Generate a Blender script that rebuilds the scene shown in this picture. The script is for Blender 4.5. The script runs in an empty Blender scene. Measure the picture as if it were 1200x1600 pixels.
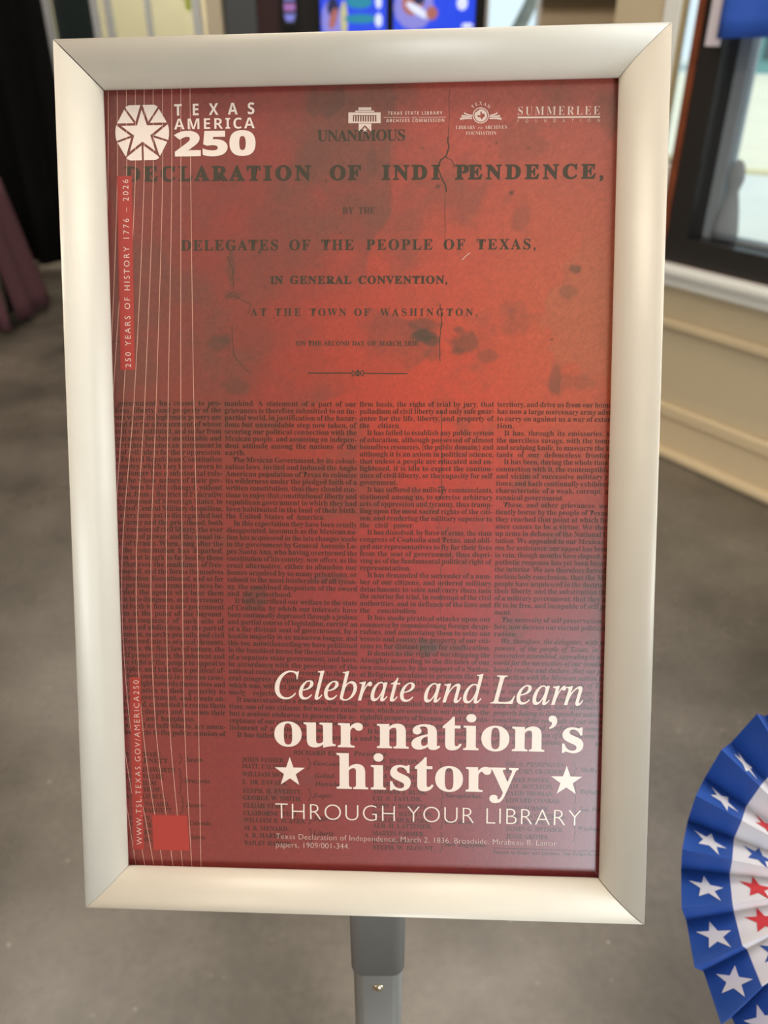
import bpy, bmesh, math, random
import numpy as np
from mathutils import Vector, Matrix, noise as mnoise
R = math.radians
sc = bpy.context.scene
COL = sc.collection
random.seed(7)

# ------------------------------------------------------------------ camera
F_PX, PITCH, CAM_Z = 1250.0, R(31.0), 1.45
cam = bpy.data.cameras.new('camera')
cam.sensor_fit = 'VERTICAL'; cam.sensor_height = 36.0; cam.lens = F_PX / 1600 * 36
cam.clip_start = 0.02; cam.clip_end = 300
cam.dof.use_dof = True; cam.dof.focus_distance = 0.42; cam.dof.aperture_fstop = 8.0
cam_o = bpy.data.objects.new('camera', cam); COL.objects.link(cam_o)
cam_o.location = (0, 0, CAM_Z); cam_o.rotation_euler = (R(90) - PITCH, 0, 0)
sc.camera = cam_o
CAM = Vector((0, 0, CAM_Z))
FW = Vector((0, math.cos(PITCH), -math.sin(PITCH))); UP = Vector((0, math.sin(PITCH), math.cos(PITCH)))
def ray(x, y): return Vector((1, 0, 0)) * ((x - 600) / F_PX) + UP * ((800 - y) / F_PX) + FW

# ------------------------------------------------------------------ colour management, world, lights
sc.view_settings.view_transform = 'Standard'; sc.view_settings.look = 'None'
sc.view_settings.gamma = 1.0; sc.view_settings.use_curve_mapping = False
sc.view_settings.exposure = -0.08
sc.cycles.use_denoising = True
sc.cycles.max_bounces = 8; sc.cycles.sample_clamp_indirect = 6.0

w = bpy.data.worlds.new('sky'); sc.world = w; w.use_nodes = True
nt = w.node_tree; bg = nt.nodes['Background']
bg.inputs['Color'].default_value = (0.80, 0.93, 1.0, 1); bg.inputs['Strength'].default_value = 1.25

def sun(name, rot, power, color):
    l = bpy.data.lights.new(name, 'SUN'); l.energy = power; l.color = color; l.angle = R(0.6)
    o = bpy.data.objects.new(name, l); COL.objects.link(o); o.rotation_euler = rot
def area(name, loc, target, sx, sy, power, color):
    l = bpy.data.lights.new(name, 'AREA'); l.shape = 'RECTANGLE'; l.size = sx; l.size_y = sy
    l.energy = power; l.color = color
    o = bpy.data.objects.new(name, l); COL.objects.link(o); o.location = loc
    d = Vector(target) - Vector(loc)
    o.rotation_euler = d.to_track_quat('-Z', 'Y').to_euler()
WDIR = Vector((-0.581, 0.814, 0.0)).normalized()          # along the window wall, away from the camera
WN = Vector((-WDIR.y, WDIR.x, 0.0))                        # into the room
WN = -WN if WN.y > 0 else WN
WP0 = Vector((1.117, 2.883, 0.0))
def wall_pt(s, z=0.0, off=0.0): return WP0 + WDIR * s + WN * off + Vector((0, 0, z))
WARM = (1.0, 0.88, 0.75); DAY = (0.86, 0.95, 1.0)
sun('sun', (R(42), R(20), R(20)), 2.2, (1.0, 0.96, 0.9))
for i, (lx, ly) in enumerate([(-1.5, 0.5), (1.2, 0.5), (-1.8, 2.6), (0.6, 2.6), (-2.6, 5.2), (0.2, 5.6), (-3.4, -1.9), (2.8, -2.2), (1.2, 6.6), (-1.9, 6.7)]):  # room lamps; the last entries are fill added for frame rails and far wall
    area('ceiling_and_fill_lamp', (lx, ly, 3.5), (lx, ly, 0), 1.2, 0.6, (42, 26, 18, 20, 13, 16, 56, 12, 24, 24)[i], WARM)
area('window_daylight', wall_pt(-3.4, 1.6, 0.06), wall_pt(-3.4, 1.4, 2), 2.0, 1.7, 95, (0.82, 0.93, 1.0))
area('window_daylight', wall_pt(-6.2, 1.6, 0.06), wall_pt(-6.2, 1.5, 2), 2.0, 1.7, 25, DAY)
area('poster_sheen_light', (1.22, -3.62, 0.95), (1.22, 0, 0.95), 1.3, 1.6, 88, (0.84, 0.92, 1.0))  # added behind the camera for the poster's lower-right sheen; no window is built
area('back_room_lamp', (-2.0, 9.4, 3.3), (-2.0, 9.4, 0), 1.2, 0.6, 60, (1.0, 0.93, 0.75))

# ------------------------------------------------------------------ helpers
def lin(c):
    return tuple(((v / 255) / 12.92 if v / 255 <= 0.04045 else ((v / 255 + 0.055) / 1.055) ** 2.4) for v in c)
def mat(name, rgb, rough=0.6, metal=0.0, spec=0.5, var=0.0, scale=20.0, bump=0.0, alpha=1.0, emit=0.0, coat=0.0):
    m = bpy.data.materials.new(name); m.use_nodes = True
    t = m.node_tree; b = t.nodes['Principled BSDF']; L = t.links
    c = lin(rgb)
    b.inputs['Base Color'].default_value = (*c, 1); b.inputs['Roughness'].default_value = rough
    b.inputs['Metallic'].default_value = metal; b.inputs['Specular IOR Level'].default_value = spec
    b.inputs['Coat Weight'].default_value = coat
    if emit:
        b.inputs['Emission Color'].default_value = (*c, 1); b.inputs['Emission Strength'].default_value = emit
    if var or bump:
        tc = t.nodes.new('ShaderNodeTexCoord'); n = t.nodes.new('ShaderNodeTexNoise')
        n.inputs['Scale'].default_value = scale; n.inputs['Detail'].default_value = 5
        L.new(tc.outputs['Object'], n.inputs['Vector'])
        if var:
            r = t.nodes.new('ShaderNodeValToRGB')
            r.color_ramp.elements[0].position = 0.3; r.color_ramp.elements[1].position = 0.7
            r.color_ramp.elements[0].color = (*[v * (1 - var) for v in c], 1)
            r.color_ramp.elements[1].color = (*[min(1, v * (1 + var)) for v in c], 1)
            L.new(n.outputs['Fac'], r.inputs['Fac']); L.new(r.outputs['Color'], b.inputs['Base Color'])
        if bump:
            bp = t.nodes.new('ShaderNodeBump'); bp.inputs['Strength'].default_value = bump; bp.inputs['Distance'].default_value = 0.002
            L.new(n.outputs['Fac'], bp.inputs['Height']); L.new(bp.outputs['Normal'], b.inputs['Normal'])
    if alpha < 1: b.inputs['Alpha'].default_value = alpha
    return m
def glass_mat(name, tint=(0.95, 0.98, 0.98)):
    m = bpy.data.materials.new(name); m.use_nodes = True; t = m.node_tree; t.nodes.clear()
    o = t.nodes.new('ShaderNodeOutputMaterial'); mx = t.nodes.new('ShaderNodeMixShader')
    tr = t.nodes.new('ShaderNodeBsdfTransparent'); tr.inputs[0].default_value = (*tint, 1)
    gl = t.nodes.new('ShaderNodeBsdfGlossy'); gl.inputs['Roughness'].default_value = 0.03
    fr = t.nodes.new('ShaderNodeFresnel'); fr.inputs['IOR'].default_value = 1.45
    t.links.new(fr.outputs[0], mx.inputs[0]); t.links.new(tr.outputs[0], mx.inputs[1]); t.links.new(gl.outputs[0], mx.inputs[2])
    t.links.new(mx.outputs[0], o.inputs['Surface'])
    return m
def link(name, verts, faces, mats, parent=None, mi=None, smooth=False):
    me = bpy.data.meshes.new(name); me.from_pydata([tuple(v) for v in verts], [], faces); me.update()
    for m in (mats if isinstance(mats, (list, tuple)) else [mats]): me.materials.append(m)
    if mi is not None: me.polygons.foreach_set('material_index', mi)
    if smooth: me.polygons.foreach_set('use_smooth', [True] * len(me.polygons))
    o = bpy.data.objects.new(name, me); COL.objects.link(o)
    if parent is not None: o.parent = parent
    return o
def from_bm(name, bm, mats, parent=None, smooth=False):
    me = bpy.data.meshes.new(name); bmesh.ops.recalc_face_normals(bm, faces=bm.faces); bm.to_mesh(me); bm.free()
    for m in (mats if isinstance(mats, (list, tuple)) else [mats]): me.materials.append(m)
    if smooth:
        me.polygons.foreach_set('use_smooth', [True] * len(me.polygons))
    o = bpy.data.objects.new(name, me); COL.objects.link(o)
    if parent is not None: o.parent = parent
    return o
def tag(o, label, cat, group=None, kind=None):
    o['label'] = label; o['category'] = cat
    if group: o['group'] = group
    if kind: o['kind'] = kind
    return o
def struct(o): o['kind'] = 'structure'; return o
def empty(name, loc, rz=0.0):
    o = bpy.data.objects.new(name, None); COL.objects.link(o); o.location = loc; o.rotation_euler = (0, 0, rz)
    o.empty_display_size = 0.1
    return o
def bm_box(bm, x0, x1, y0, y1, z0, z1, M=None, bevel=0.0, mi=0):
    n0 = len(bm.faces)
    r = bmesh.ops.create_cube(bm, size=1.0)
    vs = r['verts']
    for v in vs:
        v.co = Vector(((x0 + x1) / 2 + v.co.x * (x1 - x0), (y0 + y1) / 2 + v.co.y * (y1 - y0), (z0 + z1) / 2 + v.co.z * (z1 - z0)))
    if bevel:
        es = list({e for v in vs for e in v.link_edges})
        b = bmesh.ops.bevel(bm, geom=es, offset=bevel, segments=2, affect='EDGES', profile=0.5)
        vs = list({v for f in b['faces'] for v in f.verts} | {v for v in vs if v.is_valid})
    fs = {f for v in vs for f in v.link_faces}
    for f in fs: f.material_index = mi
    if M is not None: bmesh.ops.transform(bm, matrix=M, verts=vs)
    return vs
def box(name, x0, x1, y0, y1, z0, z1, m, parent=None, M=None, bevel=0.0):
    bm = bmesh.new(); bm_box(bm, x0, x1, y0, y1, z0, z1, M, bevel)
    return from_bm(name, bm, m, parent)
WM = Matrix.Translation(WP0) @ Matrix(((WDIR.x, WN.x, 0, 0), (WDIR.y, WN.y, 0, 0), (0, 0, 1, 0), (0, 0, 0, 1)))   # x along wall, y into the room
def wbox(name, s0, s1, o0, o1, z0, z1, m, parent=None, bevel=0.0): return box(name, s0, s1, o0, o1, z0, z1, m, parent, WM, bevel)

# ------------------------------------------------------------------ materials
M_wall = mat('warm cream wall paint', (205, 190, 160), 0.7, var=0.03, scale=3)
M_far = mat('beige wall paint', (190, 176, 150), 0.8, var=0.03, scale=3)
M_trim = mat('cream gloss trim paint', (220, 200, 165), 0.35, var=0.02, scale=6)
M_white = mat('white casing paint', (238, 240, 236), 0.4)
M_ceil = mat('white ceiling paint', (228, 222, 208), 0.8)
M_wood = mat('reddish brown window wood', (128, 66, 40), 0.35, var=0.25, scale=14)
M_dark = mat('dark bronze window metal', (46, 44, 44), 0.4, metal=0.3)
M_sash = mat('grey window sash', (138, 147, 154), 0.5)
M_glass = glass_mat('clear glass')
M_alu = mat('satin silver aluminium', (218, 211, 198), 0.42, metal=0.08, spec=0.5, var=0.015, scale=60)
M_pole = mat('grey powder coated steel', (116, 115, 112), 0.5, metal=0.1)
M_chrome = mat('bright nickel screw', (225, 215, 195), 0.15, metal=1.0)
M_black = mat('black board', (14, 14, 15), 0.6)
M_cloth_black = mat('black drape cloth', (9, 10, 11), 0.9, spec=0.2)
M_mauve = mat('mauve table cloth', (92, 62, 68), 0.85, spec=0.2)

def floor_mat():
    m = bpy.data.materials.new('polished concrete'); m.use_nodes = True; t = m.node_tree; b = t.nodes['Principled BSDF']; L = t.links
    tc = t.nodes.new('ShaderNodeTexCoord')
    def nz(scale, detail=5, rough=0.55):
        n = t.nodes.new('ShaderNodeTexNoise'); n.inputs['Scale'].default_value = scale; n.inputs['Detail'].default_value = detail
        n.inputs['Roughness'].default_value = rough; L.new(tc.outputs['Object'], n.inputs['Vector']); return n
    def ramp(src, p0, c0, p1, c1):
        r = t.nodes.new('ShaderNodeValToRGB'); r.color_ramp.elements[0].position = p0; r.color_ramp.elements[1].position = p1
        r.color_ramp.elements[0].color = (*c0, 1); r.color_ramp.elements[1].color = (*c1, 1); L.new(src, r.inputs['Fac']); return r
    big = ramp(nz(2.2, 6).outputs['Fac'], 0.32, lin((80, 75, 67)), 0.68, lin((122, 115, 105)))
    fine = ramp(nz(55, 4).outputs['Fac'], 0.25, (0.82, 0.82, 0.82), 0.75, (1.12, 1.12, 1.12))
    mul = t.nodes.new('ShaderNodeMixRGB'); mul.blend_type = 'MULTIPLY'; mul.inputs[0].default_value = 1
    L.new(big.outputs['Color'], mul.inputs[1]); L.new(fine.outputs['Color'], mul.inputs[2])
    vo = t.nodes.new('ShaderNodeTexVoronoi'); vo.inputs['Scale'].default_value = 26; L.new(tc.outputs['Object'], vo.inputs['Vector'])
    sp = ramp(vo.outputs['Distance'], 0.05, (1, 1, 1), 0.12, (0, 0, 0))
    sel = ramp(nz(9, 2).outputs['Fac'], 0.52, (0, 0, 0), 0.62, (0.55, 0.55, 0.55))
    mm = t.nodes.new('ShaderNodeMath'); mm.operation = 'MULTIPLY'
    L.new(sp.outputs['Color'], mm.inputs[0]); L.new(sel.outputs['Color'], mm.inputs[1])
    mx = t.nodes.new('ShaderNodeMixRGB'); L.new(mm.outputs[0], mx.inputs[0]); L.new(mul.outputs['Color'], mx.inputs[1])
    mx.inputs[2].default_value = (*lin((196, 184, 168)), 1)
    L.new(mx.outputs[0], b.inputs['Base Color'])
    rr = ramp(nz(3.0, 4).outputs['Fac'], 0.3, (0.24, 0.24, 0.24), 0.7, (0.36, 0.36, 0.36))
    L.new(rr.outputs['Color'], b.inputs['Roughness']); b.inputs['Specular IOR Level'].default_value = 0.8
    return m
M_floor = floor_mat()

# ------------------------------------------------------------------ room shell
PL = [wall_pt(0.524), Vector((2.25, 8.0, 0)), Vector((-5.2, 8.0, 0)), Vector((-5.2, -3.7, 0)), Vector((5.85, -3.7, 0))]
ROOM_H = 3.6
def slab(name, pts, z0, z1, m):
    n = len(pts); vs = [(p.x, p.y, z0) for p in pts] + [(p.x, p.y, z1) for p in pts]
    fs = [list(range(n - 1, -1, -1)), list(range(n, 2 * n))] + [[i, (i + 1) % n, n + (i + 1) % n, n + i] for i in range(n)]
    bm = bmesh.new(); bv = [bm.verts.new(v) for v in vs]
    for f in fs: bm.faces.new([bv[i] for i in f])
    return from_bm(name, bm, m)
big = [Vector((2.3, 8.1, 0)), Vector((-5.3, 8.1, 0)), Vector((-5.3, -3.8, 0)), wall_pt(-8.2, 0, -0.1), wall_pt(0.45, 0, -0.1)]
struct(slab('floor', big, -0.1, 0.0, M_floor))
struct(slab('ceiling', big, ROOM_H, ROOM_H + 0.1, M_ceil))
struct(box('wall_left', -5.4, -5.2, -3.8, 8.1, 0, ROOM_H, M_far))
struct(box('wall_behind_camera', -5.3, 6.0, -3.9, -3.7, 0, ROOM_H, M_far))

# window wall: a pier, the wall under, over and beside the opening; casing, sill, panel mouldings
WS0, WS1, WZ0, WZ1 = -2.05, 0.163, 0.765, 2.75      # window opening
bm = bmesh.new()
SZ0 = 1.05                                           # foot of the narrow side opening added for a bright strip
bm_box(bm, WS1, 0.524, -0.22, 0.0, 0, SZ0, WM)
bm_box(bm, WS1, 0.524, -0.22, 0.0, WZ1, ROOM_H, WM)
pv = [[bm.verts.new(WM @ Vector((a_, b_, z_))) for a_, b_ in ((0.243, 0), (0.524, 0), (0.524, -0.22), (0.42, -0.22))] for z_ in (SZ0, WZ1)]
bm.faces.new(pv[0]); bm.faces.new(pv[1])
for i in range(4): bm.faces.new((pv[0][i], pv[0][(i + 1) % 4], pv[1][(i + 1) % 4], pv[1][i]))
bm_box(bm, -8.2, WS0, -0.22, 0.0, 0, ROOM_H, WM)
bm_box(bm, WS0, WS1, -0.22, 0.0, 0, WZ0, WM)
bm_box(bm, WS0, WS1, -0.22, 0.0, WZ1, ROOM_H, WM)
struct(from_bm('wall_right', bm, M_wall))
e = wall_pt(0.45, 0, -0.12); d = Vector((2.25, 8.0, 0)) - e; L_ = d.length; a_ = math.atan2(d.y, d.x)
struct(box('wall_far_right', 0, L_ + 0.1, -0.02, 0.06, 0, ROOM_H, M_far, M=Matrix.Translation(e) @ Matrix.Rotation(a_, 4, 'Z')))
struct(wbox('baseboard_right', -8.1, 0.524, 0.0, 0.022, 0, 0.16, M_trim, bevel=0.004))
struct(wbox('trim_1', -8.1, 0.524, 0.0, 0.045, 0.0, 0.035, M_trim, bevel=0.012))      # quarter round
struct(wbox('trim_2', -8.1, 0.524, 0.0, 0.034, 0.16, 0.215, M_trim, bevel=0.012))     # base cap
struct(wbox('trim_3', -8.1, 0.524, 0.0, 0.03, 0.50, 0.535, M_trim, bevel=0.01))       # panel moulding
bm = bmesh.new(); bm_box(bm, WS0 - 0.15, WS1 + 0.2, -0.10, 0.085, 0.70, 0.735, WM, 0.012); bm_box(bm, WS0 - 0.12, WS1 + 0.17, 0.0, 0.05, 0.655, 0.70, WM, 0.01)
struct(from_bm('trim_4', bm, M_white))                                                # sill and its bed mould
# window casing (white) and window unit (brown wood, dark bronze frame, grey sash, glass)
bm = bmesh.new()
bm_box(bm, WS1 + 0.08, WS1 + 0.15, 0.0, 0.012, 0.735, WZ1 + 0.12, WM, 0.008)
bm_box(bm, WS1, WS1 + 0.08, 0.0, 0.03, 0.735, SZ0, WM, 0.004)
bm_box(bm, WS0 - 0.135, WS0, 0.0, 0.03, 0.735, WZ1 + 0.12, WM, 0.008)
bm_box(bm, WS0, WS1, 0.0, 0.03, WZ1, WZ1 + 0.12, WM, 0.008)
struct(from_bm('trim_5', bm, M_white))
sl = empty('bright_strip_window', (0, 0, 0)); sl['kind'] = 'structure'  # added opening: bright outdoors stands in for daylight on the casing
wbox('pane', WS1, WS1 + 0.066, -0.012, -0.007, SZ0, WZ1, M_glass, sl); wbox('mullion', WS1 + 0.066, WS1 + 0.08, -0.014, 0.006, SZ0, WZ1, mat('tan mullion paint', (176, 156, 112), 0.5), sl)
win = empty('window_1', wall_pt((WS0 + WS1) / 2, WZ0)); win['kind'] = 'structure'
WMi = win.matrix_basis.copy(); WMi = Matrix.Translation(-win.location) @ WM
def frame_ring(name, s0, s1, z0, z1, wd, o0, o1, m, bot=None):
    bm = bmesh.new(); b = bot or wd
    bm_box(bm, s0, s0 + wd, o0, o1, z0, z1, WMi); bm_box(bm, s1 - wd, s1, o0, o1, z0, z1, WMi)
    bm_box(bm, s0 + wd, s1 - wd, o0, o1, z0, z0 + b, WMi); bm_box(bm, s0 + wd, s1 - wd, o0, o1, z1 - wd, z1, WMi)
    return from_bm(name, bm, m, win)
frame_ring('wooden_frame', WS0, WS1, 0.735, WZ1, 0.028, -0.06, 0.036, M_wood, 0.0006)['label'] = 'reddish brown wooden frame'
frame_ring('metal_frame', WS0 + 0.028, WS1 - 0.028, 0.736, WZ1 - 0.028, 0.085, -0.12, 0.03, M_dark, 0.086)['label'] = 'dark bronze frame'
frame_ring('sash', WS0 + 0.113, WS1 - 0.113, 0.822, WZ1 - 0.113, 0.045, -0.11, -0.06, M_sash, 0.012)
g = box('pane', WS0 + 0.15, WS1 - 0.15, -0.09, -0.084, 0.83, WZ1 - 0.15, M_glass, win, WMi)
bm = bmesh.new(); lp = [(0.828, 0.05), (0.86, 0.05), (0.93, 0.036), (0.985, 0.02), (1.0, 0.024), (1.02, 0.031), (1.05, 0.030), (1.075, 0.02), (1.085, 0.001)]
lr = [[bm.verts.new(WMi @ Vector((WS1 - 0.20 + r_ * math.cos(a), -0.058 + 0.3 * r_ * math.sin(a), z_))) for a in [k * math.tau / 16 for k in range(16)]] for z_, r_ in lp]
for a, b in zip(lr, lr[1:]):
    for k in range(16): bm.faces.new((a[k], a[(k + 1) % 16], b[(k + 1) % 16], b[k]))
bm.faces.new(lr[0]); bm.faces.new(lr[-1])
from_bm('latch', bm, M_sash, win, True)

# far wall with a glazed partition and a bright window
FY = 8.0
bm = bmesh.new()
bm_box(bm, -5.3, -2.90, FY, FY + 0.15, 0, ROOM_H); bm_box(bm, -1.49, 0.86, FY, FY + 0.15, 0, ROOM_H)
bm_box(bm, 1.33, 2.3, FY, FY + 0.15, 0, ROOM_H); bm_box(bm, -2.90, -1.49, FY, FY + 0.15, 2.5, ROOM_H)
bm_box(bm, 0.86, 1.33, FY, FY + 0.15, 0, 0.8); bm_box(bm, 0.86, 1.33, FY, FY + 0.15, 2.5, ROOM_H)
struct(from_bm('wall_far', bm, M_far))
M_mull = mat('pale grey mullion', (226, 232, 238), 0.35, metal=0.1)
pt = empty('window_2', (-2.2, FY, 0)); pt['kind'] = 'structure'
for x0, x1 in [(-2.90, -2.83), (-2.475, -2.425), (-2.36, -2.31), (-2.02, -1.98), (-1.62, -1.55)]:
    box('mullion', x0 + 2.2, x1 + 2.2, -0.03, 0.05, 0, 2.5, M_mull, pt)
box('head_rail', -0.70, 0.71, -0.03, 0.05, 2.42, 2.5, M_mull, pt)
box('pane', -0.63, 0.58, 0.02, 0.026, 0.02, 2.42, M_glass, pt)
bm = bmesh.new(); bm_box(bm, -2.3 + 2.2 + 0.62, -2.3 + 2.2 + 0.67, -0.004, -0.002, 1.60, 1.72)
from_bm('green_notice', bm, mat('lime notice paper', (196, 214, 92), 0.6), pt)
w3 = empty('window_3', (1.095, FY, 0.8)); w3['kind'] = 'structure'
bm = bmesh.new()
for b in [(-0.235, -0.205, 0, 1.7), (0.205, 0.235, 0, 1.7), (-0.205, 0.205, 0, 0.04), (-0.205, 0.205, 1.66, 1.7)]: bm_box(bm, b[0], b[1], 0.0, 0.08, b[2], b[3])
from_bm('window_frame', bm, M_mull, w3); box('pane', -0.205, 0.205, 0.04, 0.046, 0.04, 1.66, M_glass, w3)
# room beyond the partition
M_back = mat('pale green grey back room paint', (216, 210, 192), 0.8)
bm = bmesh.new(); bm_box(bm, -3.6, -0.6, 10.6, 10.7, 0, ROOM_H); bm_box(bm, -3.7, -3.6, 8.15, 10.7, 0, ROOM_H); bm_box(bm, -0.7, -0.6, 8.15, 10.7, 0, ROOM_H)
bm_box(bm, -3.7, -0.6, 8.15, 10.7, ROOM_H, ROOM_H + 0.1); bm_box(bm, -3.7, -0.6, 8.15, 10.7, -0.1, 0)
struct(from_bm('wall_back_room', bm, M_back))
struct(box('dark_bay_panel', -2.83, -2.475, FY + 0.07, FY + 0.12, 0, 2.42, mat('dark bay panel', (98, 104, 102), 0.25)))  # dark sheet behind the pane, standing in for the bay's dark interior
struct(box('trim_6', -1.49, -1.36, FY - 0.12, FY, 0, ROOM_H, mat('cream pilaster paint', (218, 208, 184), 0.6)))
struct(box('door_2', -1.345, -1.075, FY - 0.05, FY, 0, 2.4, mat('slate grey door paint', (82, 88, 94), 0.5)))
struct(box('trim_7', -1.07, -0.885, FY - 0.06, FY, 0, 2.4, mat('dark maroon panel', (52, 18, 24), 0.5)))
struct(box('trim_8', -0.88, 0.855, FY - 0.06, FY, 0, 2.6, mat('matt black media panel', (9, 9, 11), 0.6)))

# ------------------------------------------------------------------ outdoors (seen through the windows)
M_pave = mat('pale concrete pavement', (214, 216, 210), 0.9, var=0.06, scale=0.8)
M_road = mat('bleached asphalt', (226, 220, 198), 0.9, var=0.05, scale=0.5)
struct(slab('ground', [Vector((60, -20, 0)), Vector((60, 60, 0)), Vector((-20, 60, 0)), Vector((-20, 8.3, 0)), Vector((2.5, 8.3, 0)), wall_pt(0.4, 0, -0.3), wall_pt(-14, 0, -0.3)], -0.2, -0.06, M_pave))
o = slab('street', [Vector((0, 13.0, 0)), Vector((30, -2, 0)), Vector((45, 20, 0)), Vector((8, 40, 0))], -0.06, -0.055, M_road); struct(o)
dirc = Vector((30, -15, 0)).normalized()
struct(box('kerb_line', 0, 34, -0.06, 0.06, -0.055, 0.0, mat('yellow kerb paint', (232, 222, 184), 0.8), M=Matrix.Translation((0, 12.9, 0)) @ Matrix.Rotation(math.atan2(dirc.y, dirc.x), 4, 'Z')))

def building(name, x, y, rz, wd, dp, h, wallrgb, label):
    root = empty(name, (x, y, -0.06), rz); tag(root, label, 'building')
    mw = mat('facade render', wallrgb, 0.9, var=0.05, scale=0.6); mg = mat('dark shop glass', (70, 92, 98), 0.2); mp = mat('facade trim', (150, 200, 200), 0.6)
    box('wall', 0, wd, 0, dp, 0, h, mw, root)
    n = int(wd / 4)
    for k in range(n):
        wx = 0.8 + k * (wd - 1.6) / n
        for z0, z1 in ((0.5, 2.6), (3.6, 5.4)):
            bm = bmesh.new(); bm_box(bm, wx, wx + 2.2, -0.06, 0.02, z0, z1); f = from_bm('window', bm, mg, root)
            bm = bmesh.new(); bm_box(bm, wx - 0.12, wx + 2.32, -0.12, -0.02, z1, z1 + 0.2); from_bm('lintel', bm, mp, f)
    bm = bmesh.new(); bm_box(bm, -0.2, wd + 0.2, -0.3, dp + 0.2, h, h + 0.4); from_bm('parapet', bm, mp, root)
    return root
building('shop_building', 15.0, 38.5, R(-28), 30, 8, 7, (120, 168, 166), 'teal grey building across the street seen through the right window')

# ------------------------------------------------------------------ far furniture and screens
M_bezel = mat('black plastic bezel', (10, 10, 12), 0.4)
def scr(n, rgb, e=0.9): return mat(n, rgb, 0.4, emit=e)
SB, SD, SW, SR, SG, ST, SL = (scr('screen blue', (22, 62, 214)), scr('screen navy', (18, 26, 70)), scr('screen white', (200, 210, 240)), scr('screen brown red', (150, 90, 84)),
                              scr('screen green', (20, 120, 150)), scr('screen tan', (170, 170, 130)), scr('screen lilac', (120, 120, 200)))
def television(x0, x1, z0, z1, content, label):
    root = empty('television', ((x0 + x1) / 2, FY - 0.06, z0)); tag(root, label, 'television', 'portrait screens on the black panel')
    wd, h = x1 - x0, z1 - z0
    box('bezel', -wd / 2, wd / 2, -0.06, 0, 0, h, M_bezel, root, bevel=0.006)
    mats = [SB, SD, SW, SR, SG, ST, SL]
    bm = bmesh.new(); bm_box(bm, -wd / 2 + 0.015, wd / 2 - 0.015, -0.064, -0.06, 0.02, h - 0.02, mi=0)
    for k, (mi, cx, cz, rx, rz_, rot) in enumerate(content):
        c = [Vector((rx * math.cos(a) , 0, rz_ * math.sin(a))) for a in [i * math.tau / 12 for i in range(12)]]
        rm = Matrix.Rotation(rot, 3, 'Y')
        f = bm.faces.new([bm.verts.new(Vector((cx, -0.0645 - 0.0003 * k, cz)) + rm @ v) for v in c]); f.material_index = mi
    from_bm('screen', bm, mats, root)
    return root
television(-0.545, 0.035, 1.10, 2.05, [(6, -0.18, 0.42, 0.09, 0.16, 0), (1, -0.17, 0.52, 0.05, 0.07, 0), (3, -0.17, 0.44, 0.03, 0.08, 0.3), (5, -0.08, 0.44, 0.03, 0.13, 0), (4, 0.05, 0.56, 0.11, 0.05, 0),
           (4, 0.06, 0.44, 0.14, 0.035, 0), (2, 0.21, 0.56, 0.025, 0.05, 0), (2, 0.21, 0.43, 0.03, 0.05, 0)], 'left one of two blue lit portrait screens on black panel, with figures and green lines')
television(0.065, 0.775, 1.10, 2.05, [(6, -0.17, 0.52, 0.17, 0.16, 0), (3, -0.18, 0.56, 0.09, 0.10, 0.5), (2, -0.14, 0.50, 0.11, 0.03, 0.5), (1, -0.13, 0.57, 0.05, 0.03, 0), (3, -0.02, 0.48, 0.05, 0.05, 0),
           (2, 0.23, 0.55, 0.045, 0.05, 0), (2, 0.28, 0.39, 0.05, 0.02, 0)], 'right one of two blue lit portrait screens on black panel, with a round picture')
sg = empty('light_sign', (-0.79, FY - 0.06, 1.48)); tag(sg, 'small narrow lilac lit sign on black panel left of the blue screens', 'sign')
box('sign_box', -0.06, 0.06, -0.03, 0, 0, 0.5, M_bezel, sg, bevel=0.004)
bm = bmesh.new()
for k in range(6):
    zc = 0.04 + k * 0.075
    f = bm.faces.new([bm.verts.new(v) for v in ((-0.045 + 0.012 * (k == 0), -0.032, zc), (0.045 - 0.02 * (k == 0), -0.032, zc), (0.05, -0.032, zc + 0.055), (-0.05, -0.032, zc + 0.055))]); f.material_index = k % 2
from_bm('lit_face', bm, [scr('sign lilac', (110, 116, 196), 0.8), scr('sign violet', (140, 96, 160), 0.8)], sg)

# dark board high on the beige wall at right
bd = empty('notice_board', (1.70, FY, 1.635)); tag(bd, 'dark olive framed board hanging on beige wall at right of the screens', 'board')
box('board_panel', -0.34, 0.30, -0.03, 0, 0.03, 0.87, mat('dark olive board', (70, 62, 44), 0.7), bd)
bm = bmesh.new()
for b in [(-0.37, 0.33, 0, 0.03), (-0.37, 0.33, 0.87, 0.9), (-0.37, -0.34, 0.03, 0.87), (0.30, 0.33, 0.03, 0.87)]: bm_box(bm, b[0], b[1], -0.045, 0, b[2], b[3])
from_bm('board_frame', bm, mat('board frame wood', (88, 76, 52), 0.5), bd)

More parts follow.
